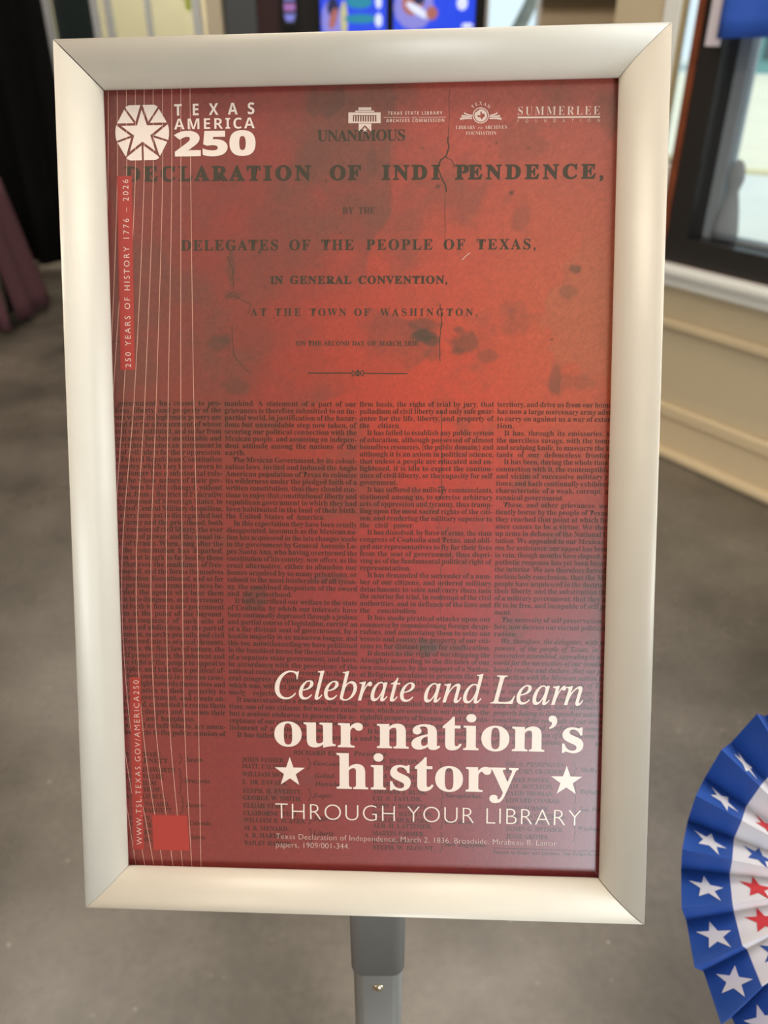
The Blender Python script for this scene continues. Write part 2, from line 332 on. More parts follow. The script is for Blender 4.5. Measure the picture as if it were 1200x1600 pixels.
# tree outside the far window
tr = empty('street_tree', (1.9, 13.0, -0.06)); tag(tr, 'leaning grey tree outside the far window right of the screens', 'tree')
bm = bmesh.new(); pts = [(-0.28, 0, 0, 0.16), (-0.2, 0, 0.9, 0.13), (-0.08, 0, 1.45, 0.11), (0.12, 0, 1.85, 0.10), (0.3, 0, 2.6, 0.07), (0.35, 0, 3.6, 0.04)]
rings = [[bm.verts.new((x + r * math.cos(a), y + r * math.sin(a), z)) for a in [i * math.tau / 10 for i in range(10)]] for x, y, z, r in pts]
for a, b in zip(rings, rings[1:]):
    for i in range(10): bm.faces.new((a[i], a[(i + 1) % 10], b[(i + 1) % 10], b[i]))
from_bm('trunk', bm, mat('grey bark', (112, 116, 112), 0.9, var=0.2, scale=8), tr, True)
vs, fs = [], []
for k in range(500):
    c = Vector((0.35, 0, 3.9)) + Vector((random.gauss(0, 0.7), random.gauss(0, 0.7), random.gauss(0, 0.45)))
    a = Vector((random.uniform(-1, 1), random.uniform(-1, 1), random.uniform(-1, 1))).normalized() * 0.08; b = a.orthogonal() * 0.5
    n = len(vs); vs += [c - a, c + b, c + a, c - b]; fs.append((n, n + 1, n + 2, n + 3))
link('foliage', vs, fs, mat('leaf green', (86, 112, 66), 0.7), tr)

# black drape and skirted table at left
def pleats(name, x0, x1, z0, z1, amp, wave, m, parent=None, y=0.0, flare=0.0, seed=1):
    rnd = random.Random(seed); n = int((x1 - x0) / wave * 10); nz = 8
    ph = [rnd.uniform(0.7, 1.3) for _ in range(400)]
    vs, fs = [], []
    for j in range(nz + 1):
        tz = j / nz; z = z1 + (z0 - z1) * tz
        for i in range(n + 1):
            x = x0 + (x1 - x0) * i / n; k = (x - x0) / wave
            d = amp * (0.5 + 0.5 * tz) * math.sin(k * math.tau) * ph[int(k) % 400] + amp * 0.4 * math.sin(k * 2.1 + 1)
            vs.append((x + flare * tz * (i / n), y + d - flare * tz, z))
    for j in range(nz):
        for i in range(n):
            a = j * (n + 1) + i; fs.append((a, a + 1, a + n + 2, a + n + 1))
    o = link(name, vs, fs, m, parent, smooth=True)
    s = o.modifiers.new('thick', 'SOLIDIFY'); s.thickness = 0.004
    return o
dr = pleats('drape', -1.3, 1.35, 0.02, 2.9, 0.05, 0.22, M_cloth_black, None, seed=3); dr.location = (-3.5, 5.9, 0)
tag(dr, 'black floor length drape hanging behind the mauve skirted table', 'drape')
rl = empty('drape_stand', (-3.5, 5.97, 0)); tag(rl, 'black pipe stand holding up the black drape', 'stand')
bm = bmesh.new(); bm_box(bm, -1.4, 1.36, -0.02, 0.02, 2.88, 2.93); from_bm('cross_bar', bm, M_black, rl)
for x in (-1.35, 1.30):
    box('upright', x - 0.02, x + 0.02, 0.03, 0.07, 0, 2.9, M_black, rl); box('base_plate', x - 0.25, x + 0.10, -0.20, 0.3, 0, 0.014, mat('pale grey steel plate', (168, 160, 146), 0.5), rl)['label'] = 'pale grey base plate'
tb = empty('skirted_table', (-3.03, 4.75, 0)); tag(tb, 'table covered by a pleated mauve cloth skirt in front of black drape', 'table')
box('tabletop', -0.88, 0.86, -0.30, 0.06, 0.745, 0.762, M_mauve, tb, bevel=0.004)
sk = pleats('skirt', -0.88, 0.87, 0.03, 0.75, 0.028, 0.16, M_mauve, tb, y=-0.31, flare=0.10, seed=5)
s2 = pleats('skirt', -0.19, 0.19, 0.03, 0.75, 0.02, 0.16, M_mauve, tb, y=0.0, flare=0.10, seed=8)
s2.location = (0.87, -0.12, 0); s2.rotation_euler = (0, 0, R(90))
for x in (-0.8, 0.78):
    for y in (-0.22, 0.02): box('leg', x - 0.015, x + 0.015, y - 0.015, y + 0.015, 0, 0.75, M_black, tb)

# blue cloth banner over the top of the window
M_blue = mat('royal blue banner cloth', (52, 96, 200), 0.7, spec=0.3); M_hem = mat('white canvas heading', (214, 206, 216), 0.8)
bn = empty('banner', wall_pt(-1.0, 1.43, 0.07)); tag(bn, 'royal blue cloth banner with white grommet heading hung across top of window', 'banner')
bn.rotation_euler = (0, 0, math.atan2(WDIR.y, WDIR.x))
vs, fs = [], []; nx, nz = 90, 16
for j in range(nz + 1):
    for i in range(nx + 1):
        x = -1.1 + 2.14 * i / nx
        vs.append((x, -0.012 * math.sin(x * 17) - 0.006 * math.sin(x * 41 + 1), 0.85 * j / nz + 0.004 * math.sin(x * 9)))
for j in range(nz):
    for i in range(nx): a = j * (nx + 1) + i; fs.append((a, a + 1, a + nx + 2, a + nx + 1))
o = link('cloth', vs, fs, M_blue, bn, smooth=True); s = o.modifiers.new('t', 'SOLIDIFY'); s.thickness = 0.002
box('heading', 1.035, 1.085, -0.004, 0.004, -0.02, 0.86, M_hem, bn)['label'] = 'white canvas heading'
for z in (0.03, 0.82):
    bm = bmesh.new(); bmesh.ops.create_circle(bm, cap_ends=True, radius=0.010, segments=16); bmesh.ops.transform(bm, matrix=Matrix.Translation((1.062, -0.006, z)) @ Matrix.Rotation(R(90), 4, 'X'), verts=bm.verts)
    from_bm('grommet', bm, mat('brass grommet', (140, 120, 80), 0.3, metal=0.9), bn)
    bm = bmesh.new(); bmesh.ops.create_circle(bm, cap_ends=True, radius=0.008, segments=16); bmesh.ops.transform(bm, matrix=Matrix.Translation((0.955, -0.016, z - 0.02)) @ Matrix.Rotation(R(90), 4, 'X'), verts=bm.verts)
    from_bm('hook', bm, M_chrome, bn)

# ------------------------------------------------------------------ paper fans on a display post at right
M_pblue = mat('blue printed paper', (28, 74, 158), 0.6, var=0.03, scale=40); M_pwhite = mat('white printed paper', (226, 222, 226), 0.6)
M_pred = mat('red printed paper', (205, 44, 52), 0.6)
def star_pts(r, rot=0.0, ratio=0.4):
    return [(math.cos(rot + math.pi / 2 + i * math.pi / 5) * (r if i % 2 == 0 else r * ratio), math.sin(rot + math.pi / 2 + i * math.pi / 5) * (r if i % 2 == 0 else r * ratio)) for i in range(10)]
def paper_fan(name, loc, normal, Rr, N, rings, slope, label, phase=0.0):
    n = Vector(normal).normalized(); ex = Vector((0, 0, 1)).cross(n).normalized(); ey = n.cross(ex)
    root = bpy.data.objects.new(name, None); COL.objects.link(root)
    root.matrix_basis = Matrix.Translation(loc) @ Matrix((ex, ey, n)).transposed().to_4x4()
    root.empty_display_size = 0.1
    tag(root, label, 'paper fan')
    amp = math.pi * Rr / N * math.tan(slope)
    mats = [M_pblue, M_pwhite, M_pred]
    bm = bmesh.new(); radii = [r for r, _ in rings]
    def P(k, r):                                  # k counts fold lines, clockwise from 9 o'clock
        a = math.pi - (k + phase) * math.pi / N
        z = amp * r / Rr if k % 2 == 0 else 0.0
        if k % 2 == 1: r = r * 0.91            # every second fold runs a little shorter
        return Vector((r * math.cos(a), r * math.sin(a), z))
    for k in range(2 * N):
        for (r0, mi), (r1, _) in zip(rings, rings[1:]):
            f = bm.faces.new([bm.verts.new(p) for p in (P(k, r0), P(k, r1), P(k + 1, r1), P(k + 1, r0))]); f.material_index = mi
        if k % 2 == 0:
            for rc, rs, cols in ((0.865 * Rr, 0.084 * Rr, (1,)), (0.60 * Rr, 0.080 * Rr, (2, 0))):
                if rings[0][0] > rc or len(rings) < 4: continue
                a0, a1 = P(k, rc), P(k + 1, rc); c = (a0 + a1) / 2
                u = (P(k, Rr) - P(k, rc) + P(k + 1, Rr) - P(k + 1, rc)).normalized(); v = (a1 - a0); wv = v.length; v = v - u * v.dot(u); v.normalize(); nn = u.cross(v); nn = nn if nn.z > 0 else -nn
                lim = wv * 0.49; pl_ = star_pts(rs, 0.3 + 0.17 * ((k // 2) % 4))
                for sg2 in (1, -1):                   # a star wider than its pleat is cut by the folds
                    out2 = []
                    for (ax, ay), (bx2, by2) in zip(pl_, pl_[1:] + pl_[:1]):
                        ia, ib = sg2 * ay <= lim, sg2 * by2 <= lim
                        if ia: out2.append((ax, ay))
                        if ia != ib: t_ = (sg2 * lim - ay) / (by2 - ay); out2.append((ax + (bx2 - ax) * t_, sg2 * lim))
                    pl_ = out2
                vv = [bm.verts.new(c + u * sx + v * sy + nn * 0.0003) for sx, sy in pl_]
                f = bm.faces.new(vv); f.material_index = cols[(k // 2) % len(cols)]
    bmesh.ops.triangulate(bm, faces=[f for f in bm.faces if len(f.verts) > 4])
    me = bpy.data.meshes.new('pleated_paper'); bm.to_mesh(me); bm.free()
    for m in mats: me.materials.append(m)
    o = bpy.data.objects.new('pleated_paper', me); COL.objects.link(o); o.parent = root
    bm = bmesh.new(); bmesh.ops.create_cone(bm, cap_ends=True, segments=32, radius1=0.13 * Rr, radius2=0.13 * Rr, depth=0.002)
    bmesh.ops.translate(bm, vec=(0, 0, amp * 0.45 + 0.002), verts=bm.verts); from_bm('center_disc', bm, M_pred if len(rings) > 3 else M_pwhite, root)
    return root
FC = CAM + ray(1354, 1388) * 0.58
FN = Vector((0.03, -math.cos(R(44)), math.sin(R(44))))
fan_a = paper_fan('paper_fan', FC, FN, 0.149, 25, [(0.012, 2), (0.05, 1), (0.110, 0), (0.149, 0)], R(60), 'round pleated blue and white paper fan with stars, lower right of the poster stand')
F2 = CAM + ray(1404, 958) * 0.75
fan_b = paper_fan('paper_fan', F2, Vector((-0.1, -0.75, 0.6)), 0.120, 22, [(0.01, 1), (0.06, 2), (0.120, 2)], R(45), 'smaller pleated red paper fan whose edge shows above the blue fan')
dp_ = empty('display_post', (0.78, 0.60, 0)); tag(dp_, 'black metal post that the paper fans hang from, beyond the right edge', 'stand')
bm = bmesh.new(); bmesh.ops.create_cone(bm, cap_ends=True, segments=24, radius1=0.012, radius2=0.012, depth=1.2); bmesh.ops.translate(bm, vec=(0, 0, 0.6), verts=bm.verts); from_bm('pole', bm, M_black, dp_, True)
bm = bmesh.new(); bmesh.ops.create_cone(bm, cap_ends=True, segments=40, radius1=0.14, radius2=0.13, depth=0.015); bmesh.ops.translate(bm, vec=(0.05, 0, 0.0075), verts=bm.verts); from_bm('base_plate', bm, M_black, dp_)
for fan, q, nn in ((fan_a, FC, FN), (fan_b, F2, Vector((-0.1, -0.75, 0.6)))):
    tip = q - nn.normalized() * 0.001; st = dp_.location + Vector((0, 0, tip.z - 0.02)); st = st + (tip - st).normalized() * 0.0165; d = tip - st
    bm = bmesh.new(); bmesh.ops.create_cone(bm, cap_ends=True, segments=12, radius1=0.004, radius2=0.004, depth=d.length)
    bmesh.ops.transform(bm, matrix=fan.matrix_basis.inverted() @ Matrix.Translation((tip + st) / 2) @ d.to_track_quat('Z', 'Y').to_matrix().to_4x4(), verts=bm.verts); from_bm('wire_arm', bm, M_black, fan, True)['label'] = 'black wire arm'

# ------------------------------------------------------------------ poster stand
W, H, w_, h_ = 0.3090, 0.4638, 0.2590, 0.4126
def rod(r):
    r = np.array(r); t = np.linalg.norm(r); k = r / t; K = np.array([[0, -k[2], k[1]], [k[2], 0, -k[0]], [-k[1], k[0], 0]])
    return np.eye(3) + math.sin(t) * K + (1 - math.cos(t)) * K @ K
RM = rod((-0.0928, 0.0522, -0.0013)); TC = (-0.0135, 0.0084, 0.4193)
def c2w(c): return Vector((1, 0, 0)) * float(c[0]) + UP * float(c[1]) + FW * float(c[2])
EX, EY = c2w(RM[:, 0]), c2w(RM[:, 1]); EZ = EX.cross(EY).normalized(); SO = CAM + c2w(TC)
SIGN = Matrix.Translation(SO) @ Matrix((EX, EY, EZ)).transposed().to_4x4()
PZ = -0.0048                                              # poster surface in the frame's own depth
pole_x, pole_y = -0.004, 0.300
stand = empty('poster_stand', (pole_x, pole_y, 0))
tag(stand, 'silver snap frame stand on grey pole holding a red Declaration of Independence poster', 'poster stand')
INV = Matrix.Translation(-stand.location)
def on_sign(o): o.parent = stand; o.matrix_basis = INV @ SIGN; return o

# frame rails: rounded extruded profile, mitred
prof0 = [(0.0, -0.012), (0.0, -0.0006), (0.0003, 0.0008), (0.0012, 0.0022), (0.003, 0.0040), (0.0055, 0.0056), (0.009, 0.0067), (0.0125, 0.0070), (0.016, 0.0066), (0.0192, 0.0055), (0.0218, 0.0038), (0.0236, 0.0020), (0.0246, 0.0006), (0.025, -0.0006), (0.0248, -0.0018), (0.0235, -0.0022), (0.015, -0.0022), (0.015, -0.012)]
prof0 = [(u, h * 0.8 if h > 0 else h) for u, h in prof0]
def rail(hw, hh, rot, gap0, gap1, marks=None):
    vs = []
    for (u, h) in prof0: vs.append((-hw + u + gap0, hh - u, h))
    for (u, h) in prof0: vs.append((hw - u - gap1, hh - u, h))
    n = len(prof0); fs = [(i, i + 1, n + i + 1, n + i) for i in range(n - 1)] + [(n - 1, 0, n, 2 * n - 1)]
    fs += [tuple(range(n - 1, -1, -1)), tuple(range(n, 2 * n))]
    M = Matrix.Rotation(rot, 3, 'Z')
    o = link('frame_rail', [M @ Vector(v) for v in vs], fs, M_alu, None)
    bm = bmesh.new(); bm.from_mesh(o.data); bmesh.ops.recalc_face_normals(bm, faces=bm.faces); bm.to_mesh(o.data); bm.free()
    o.data.polygons.foreach_set('use_smooth', [len(p.vertices) == 4 for p in o.data.polygons]); 
    return on_sign(o)
rail(W / 2, H / 2, 0, 0.00045, 0.00012); rail(W / 2, H / 2, math.pi, 0.0004, 0.00012)
rail(H / 2, W / 2, math.pi / 2, 0.00012, 0.00022); rail(H / 2, W / 2, -math.pi / 2, 0.00012, 0.0002)
b = box('backing_board', -W / 2 + 0.002, W / 2 - 0.002, -H / 2 + 0.002, H / 2 - 0.002, -0.012, -0.0056, mat('black backing board', (20, 18, 18), 0.7)); on_sign(b)

def rr_tube(name, cx, cy, z0, z1, wx, wy, rad, m, top_plane=None):
    ring = []
    for (sx, sy, a0) in ((1, 1, 0), (-1, 1, 90), (-1, -1, 180), (1, -1, 270)):
        for k in range(9):
            a = R(a0 + k * 90 / 8); ring.append((cx + sx * (wx / 2 - rad) + rad * math.cos(a), cy + sy * (wy / 2 - rad) + rad * math.sin(a)))
    n = len(ring); vs = [(x, y, z0) for x, y in ring] + [(x, y, z1 if top_plane is None else min(z1, top_plane(x, y))) for x, y in ring]
    fs = [(i, (i + 1) % n, n + (i + 1) % n, n + i) for i in range(n)] + [tuple(range(n - 1, -1, -1)), tuple(range(n, 2 * n))]
    o = link(name, vs, fs, m, stand); o.data.polygons.foreach_set('use_smooth', [len(p.vertices) == 4 for p in o.data.polygons])
    return o
def back_z(x, y):                                         # height of the frame's back over a floor point
    p0 = SO + EZ * -0.0125; X, Y = x + pole_x, y + pole_y
    return p0.z - (EZ.x * (X - p0.x) + EZ.y * (Y - p0.y)) / EZ.z
def pole_z(py):                                           # height on the pole's front face at a photo row
    r = ray(592, py); return CAM_Z + r.z * ((pole_y - 0.0125) / r.y)
zs = pole_z(1525)
rr_tube('upper_tube', 0, 0, zs, 1.35, 0.0345, 0.025, 0.008, M_pole, back_z)
rr_tube('lower_tube', 0, 0, 0.012, zs + 0.02, 0.0318, 0.0225, 0.007, M_pole)
def rr_plate(name, wx, wy, z0, z1, rad, cx, cy): return rr_tube(name, cx, cy, z0, z1, wx, wy, rad, M_pole)
rr_plate('base_plate', 0.30, 0.36, 0.0, 0.012, 0.06, 0.0, 0.02)
zb = pole_z(1546)
bm = bmesh.new(); bmesh.ops.create_uvsphere(bm, u_segments=20, v_segments=10, radius=0.0038)
bmesh.ops.transform(bm, matrix=Matrix.Translation((0.0002, -0.0113, zb)) @ Matrix.Diagonal((1, 0.55, 1, 1)), verts=bm.verts); sw = from_bm('screw', bm, M_chrome, stand, True); sw['label'] = 'shiny round screw head'
b = box('mount_bracket', -0.03, 0.03, -0.19, -0.10, -0.030, -0.012, M_pole); on_sign(b)

# ---- poster sheet: printed artwork plus a warm top-right reflection as a colour attribute on a fine grid
PW, PH = 0.2785, 0.4315
def to_px(X, Y):
    p = SIGN @ Vector((X, Y, PZ)) - CAM; d = p.dot(FW); return 600 + F_PX * p.x / d, 800 - F_PX * p.dot(UP) / d
SI = SIGN.inverted()
def PP(x, y, z=PZ):                                       # photo point -> point on the poster sheet (its own metres)
    o = SI @ CAM; d = SI.to_3x3() @ ray(x, y); t = (z - o.z) / d.z; return Vector((o.x + d.x * t, o.y + d.y * t))
NXg, NYg = 300, 464
gx, gy = np.meshgrid(np.linspace(-PW / 2, PW / 2, NXg), np.linspace(PH / 2, -PH / 2, NYg))
P3 = np.stack([gx, gy, np.full_like(gx, PZ)], -1) @ np.array(SIGN.to_3x3()).T + np.array(SIGN.translation) - np.array(CAM)
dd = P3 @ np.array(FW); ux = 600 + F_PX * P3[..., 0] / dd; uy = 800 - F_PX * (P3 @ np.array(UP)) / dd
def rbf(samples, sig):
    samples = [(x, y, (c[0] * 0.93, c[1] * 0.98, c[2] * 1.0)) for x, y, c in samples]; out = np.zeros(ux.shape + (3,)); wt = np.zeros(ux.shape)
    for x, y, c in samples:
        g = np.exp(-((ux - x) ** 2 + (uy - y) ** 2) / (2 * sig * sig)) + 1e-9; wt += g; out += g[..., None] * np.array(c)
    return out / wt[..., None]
base = rbf([(180, 150, (142, 54, 50)), (420, 150, (150, 58, 52)), (650, 150, (172, 74, 62)), (930, 150, (168, 78, 66)),  # print gradient; upper right raised to take in an orange reflection
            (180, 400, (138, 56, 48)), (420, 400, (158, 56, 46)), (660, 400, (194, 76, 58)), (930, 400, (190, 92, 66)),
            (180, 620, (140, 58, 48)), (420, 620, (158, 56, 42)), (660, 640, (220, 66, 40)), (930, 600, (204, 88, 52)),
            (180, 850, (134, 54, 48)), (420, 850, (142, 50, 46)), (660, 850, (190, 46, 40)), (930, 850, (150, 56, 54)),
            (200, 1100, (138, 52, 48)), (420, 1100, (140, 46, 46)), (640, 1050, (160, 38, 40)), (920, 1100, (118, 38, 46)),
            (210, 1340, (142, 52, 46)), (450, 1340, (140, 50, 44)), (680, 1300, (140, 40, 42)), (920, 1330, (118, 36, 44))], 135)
rng = np.random.default_rng(4)
def vnoise(cell, seed):
    r = np.random.default_rng(seed); n1, n2 = int(NYg / cell) + 3, int(NXg / cell) + 3; g = r.random((n1, n2))
    yy = np.arange(NYg)[:, None] / cell; xx = np.arange(NXg)[None, :] / cell; y0 = yy.astype(int); x0 = xx.astype(int); fy = yy - y0; fx = xx - x0
    fy = fy * fy * (3 - 2 * fy); fx = fx * fx * (3 - 2 * fx)
    return (g[y0, x0] * (1 - fy) * (1 - fx) + g[y0 + 1, x0] * fy * (1 - fx) + g[y0, x0 + 1] * (1 - fy) * fx + g[y0 + 1, x0 + 1] * fy * fx) - 0.5
fb = sum(vnoise(c, 10 + i) * a for i, (c, a) in enumerate([(70, 1.0), (34, 0.7), (16, 0.45), (8, 0.3), (4, 0.2)]))
fb2 = sum(vnoise(c, 30 + i) * a for i, (c, a) in enumerate([(50, 1.0), (22, 0.7), (10, 0.5), (5, 0.35)]))
def sst(x, a, b): t = np.clip((x - a) / (b - a), 0, 1); return t * t * (3 - 2 * t)
ys = [130, 230, 330, 350, 370, 400, 450, 478, 495, 510, 540, 560, 578, 598, 618, 640, 700]
xs = [612, 606, 612, 600, 586, 574, 572, 590, 640, 668, 682, 668, 640, 590, 545, 470, 380]
xb = np.interp(uy, ys, xs) + fb2 * 26
stain = sst(xb - ux, -1.5, 2.5) * sst(uy, 760, 640) * (0.55 + 0.45 * sst(ux, 180, 420)) * sst(fb + 0.95, 0.3, 1.3)
BR = np.array((92, 66, 56))
colr = base * (1 - 0.38 * stain[..., None]) + BR * 0.38 * stain[..., None]
rst = sst(ux - (860 + fb2 * 110 + np.abs(uy - 470) * 0.22), -6, 12) * sst(uy, 300, 470) * sst(uy, 640, 560)
colr = colr * (1 - 0.22 * rst[..., None]) + np.array((140, 112, 78)) * 0.22 * rst[..., None]
mot = sst(fb + fb2 * 0.6, 0.1, 0.75) * 0.36
colr = colr * (1 - mot[..., None]) + np.array((96, 70, 58)) * mot[..., None]
def blot(x, y, rx, ry, s, c, soft=0.5, rag=0.8):
    global colr
    d = np.sqrt(((ux - x) / rx) ** 2 + ((uy - y) / ry) ** 2) + (fb2 * 0.5 + vnoise(7, 55) * 0.7 + vnoise(3.5, 56) * 0.5) * rag * 0.7; m = sst(1 + soft - d, 0, soft * 2)[..., None] * s
    colr = colr * (1 - m) + np.array(c) * m
for x, y, rx, ry, s in [(662, 507, 20, 9, 0.5), (660, 524, 15, 9, 0.85), (672, 533, 10, 8, 0.7), (676, 552, 12, 9, 0.3), (730, 535, 22, 14, 0.45), (716, 515, 7, 4, 0.4), (760, 556, 14, 9, 0.3), (715, 549, 8, 5, 0.4), (345, 535, 22, 14, 0.35), (352, 533, 9, 6, 0.5),
                        (372, 605, 22, 12, 0.35), (815, 340, 14, 28, 0.2), (900, 420, 9, 6, 0.5), (885, 455, 14, 10, 0.25), (362, 415, 5, 30, 0.4), (362, 462, 14, 6, 0.4), (868, 590, 10, 26, 0.3), (812, 500, 26, 20, 0.18), (890, 600, 34, 16, 0.2),
                        (668, 1008, 14, 12, 0.6), (640, 1010, 30, 14, 0.3), (700, 1012, 24, 8, 0.3), (800, 985, 22, 30, 0.25), (400, 935, 16, 14, 0.35), (520, 905, 30, 8, 0.3), (580, 255, 10, 26, 0.2), (512, 160, 34, 22, 0.35), (480, 250, 40, 40, 0.12), (950, 175, 26, 30, 0.25), (810, 220, 40, 30, 0.16)]:
    blot(x, y, rx, ry, s, (74, 60, 48), 0.28, 1.3)
for x, y, r_ in [(684, 291, 2.8), (799, 301, 3.0), (661, 232, 1.6), (776, 223, 1.8), (533, 363, 1.8), (372, 437, 1.8), (405, 394, 2.6), (510, 283, 1.8), (825, 231, 1.5), (862, 530, 1.7), (684, 825, 1.8), (700, 826, 1.7), (545, 640, 1.6)]:
    blot(x, y, r_, r_, 0.85, (60, 48, 38), 0.5, 0.2)
colr *= (1 + rng.normal(0, 0.028, ux.shape))[..., None]
colr *= (1 + (vnoise(1.6, 77) * 0.07))[..., None]
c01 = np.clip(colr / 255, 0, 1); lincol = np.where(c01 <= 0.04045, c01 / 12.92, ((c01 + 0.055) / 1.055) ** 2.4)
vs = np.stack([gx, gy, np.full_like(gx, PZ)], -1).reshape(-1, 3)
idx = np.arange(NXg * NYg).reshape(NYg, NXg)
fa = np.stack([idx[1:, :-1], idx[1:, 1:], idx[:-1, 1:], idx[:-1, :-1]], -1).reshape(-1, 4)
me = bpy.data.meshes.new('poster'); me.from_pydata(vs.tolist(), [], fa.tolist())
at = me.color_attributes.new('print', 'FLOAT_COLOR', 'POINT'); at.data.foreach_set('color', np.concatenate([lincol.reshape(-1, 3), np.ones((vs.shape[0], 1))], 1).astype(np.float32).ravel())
GL_R, GL_S = 0.34, 1.0
M_poster = bpy.data.materials.new('printed satin poster paper'); M_poster.use_nodes = True
t = M_poster.node_tree; b = t.nodes['Principled BSDF']; a = t.nodes.new('ShaderNodeVertexColor'); a.layer_name = 'print'
t.links.new(a.outputs['Color'], b.inputs['Base Color']); b.inputs['Roughness'].default_value = GL_R; b.inputs['Specular IOR Level'].default_value = GL_S
n = t.nodes.new('ShaderNodeTexNoise'); n.inputs['Scale'].default_value = 900; tc = t.nodes.new('ShaderNodeTexCoord'); bp = t.nodes.new('ShaderNodeBump'); bp.inputs['Strength'].default_value = 0.16; bp.inputs['Distance'].default_value = 0.0002
t.links.new(tc.outputs['Object'], n.inputs['Vector']); t.links.new(n.outputs['Fac'], bp.inputs['Height']); t.links.new(bp.outputs['Normal'], b.inputs['Normal'])
me.materials.append(M_poster)
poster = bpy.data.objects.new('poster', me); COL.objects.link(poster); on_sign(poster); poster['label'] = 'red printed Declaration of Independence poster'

# ---- lettering: glyph outlines from the built-in typeface, set line by line
STY = {'bs': (0x1D400, 0x1D41A, 0x1D7CE), 'is': (0x1D434, 0x1D44E, None), 'bi': (0x1D468, 0x1D482, None), 'sb': (0x1D5D4, 0x1D5EE, 0x1D7EC), 'sr': (0x1D5A0, 0x1D5BA, 0x1D7E2), 'bf': None}
tcur = bpy.data.curves.new('glyph', 'FONT'); tcur.size = 1; tcur.resolution_u = 3
tobj = bpy.data.objects.new('glyph', tcur); COL.objects.link(tobj)
def mch(c, st):
    m = STY[st]
    if m is None: return c
    if 'A' <= c <= 'Z': return chr(m[0] + ord(c) - 65)
    if 'a' <= c <= 'z': return '\u210e' if (st == 'is' and c == 'h') else chr(m[1] + ord(c) - 97)
    if c.isdigit() and m[2]: return chr(m[2] + ord(c) - 48)
    return c
def eval_text(s, off, res=3):
    tcur.body = s; tcur.offset = off; tcur.resolution_u = res
    dg = bpy.context.evaluated_depsgraph_get(); dg.update(); me = bpy.data.meshes.new_from_object(tobj.evaluated_get(dg))
    co = np.zeros(len(me.vertices) * 3); me.vertices.foreach_get('co', co); fs = [tuple(p.vertices) for p in me.polygons]; bpy.data.meshes.remove(me)
    return co.reshape(-1, 3)[:, :2], fs
GC = {}; IW = {}
def glyph(c, st, off, res):
    k = (c, st, off, res)
    if k not in GC:
        m = mch(c, st); v, f = eval_text(m, off, res)
        if st not in IW:
            q, _ = eval_text(mch('I', st), 0, 1); IW[st] = q[:, 0].max()
        q, _ = eval_text(m + mch('I', st), 0, 1); GC[k] = (v, f, q[:, 0].max() - IW[st])
    return GC[k]
CAPH = {}
class Ink:
    def __init__(s): s.v = []; s.f = []; s.n = 0
    def add(s, co, fs, z):
        s.v.append(np.concatenate([co, np.full((len(co), 1), PZ + z)], 1)); s.f += [tuple(i + s.n for i in f) for f in fs]; s.n += len(co)
    def poly(s, pts, z): s.add(np.array([(p[0], p[1]) for p in pts]), [tuple(range(len(pts)))], z)
    def rect(s, pxs, z): s.poly([PP(*p) for p in pxs], z)
    def strip(s, pts, wd, z):
        pts = [Vector(p) for p in pts]; co = []
        for i, p in enumerate(pts):
            d = (pts[min(i + 1, len(pts) - 1)] - pts[max(i - 1, 0)]); d.normalize(); nrm = Vector((-d.y, d.x)) * wd / 2; co += [tuple(p + nrm), tuple(p - nrm)]
        s.add(np.array(co), [(2 * i, 2 * i + 1, 2 * i + 3, 2 * i + 2) for i in range(len(pts) - 1)], z)
    def line(s, txt, st, pl, pr, cap, z, mode='fit', off=0.0, k=1.0, sp=0.28, res=3, shear=0.0, arc=None):
        """txt between photo points pl and pr; cap = capital height in photo pixels there"""
        A, B = PP(*pl), PP(*pr); d = B - A; wd = d.length; d.normalize(); up = Vector((-d.y, d.x))
        pxm = wd / math.dist(pl, pr)
        if st not in CAPH: CAPH[st] = eval_text(mch('H', st), 0, 2)[0][:, 1].max()
        sy = cap * pxm / CAPH[st]
        gl = [(None, None, sp) if c == ' ' else glyph(c, st, off, res) for c in txt]
        adv = np.array([g[2] for g in gl]); nat = adv.sum(); nsp = sum(1 for c in txt if c == ' ')
        first = next(g for g in gl if g[0] is not None); last = gl[-1]
        lb = first[0][:, 0].min(); rb = last[2] - last[0][:, 0].max(); ink_w = nat - lb - rb
        track = 0.0; extra = 0.0; sx = sy * k
        if mode == 'fit': sx = wd / ink_w
        elif mode == 'track': track = (wd / sx - ink_w) / max(1, len(txt) - 1)
        elif mode == 'just':
            if nsp and wd / sx > ink_w: extra = (wd / sx - ink_w) / nsp
            else: sx = wd / ink_w
        x = -lb
        for c, g in zip(txt, gl):
            if g[0] is not None and len(g[0]):
                co = g[0]; X = (co[:, 0] + x) * sx + shear * co[:, 1] * sy; Y = co[:, 1] * sy
                s.add(np.stack([A.x + d.x * X + up.x * Y, A.y + d.y * X + up.y * Y], 1), g[1], z)
            x += g[2] + track + (extra if c == ' ' else 0)
    def build(s, name, m, label=None):
        o = link(name, np.concatenate(s.v).tolist(), s.f, m, poster)
        bm = bmesh.new(); bm.from_mesh(o.data)
        for f in bm.faces:
            f.normal_update()
            if f.normal.z < 0: f.normal_flip()
        bm.to_mesh(o.data); bm.free()
        if label: o['label'] = label
        return o
def ink(name, rgb, alpha=1.0): return mat(name, rgb, GL_R, spec=GL_S, alpha=alpha)
I_dark = ink('dark olive heading ink', (62, 56, 42), 0.86); I_body = ink('brown black body ink', (58, 44, 36), 0.74)
I_cream = ink('cream lettering ink', (238, 221, 210)); I_cream2 = ink('soft cream ink', (236, 214, 202), 0.85); I_line = ink('pale pink line ink', (226, 172, 152), 0.8); I_box = ink('bright red label ink', (170, 52, 46))

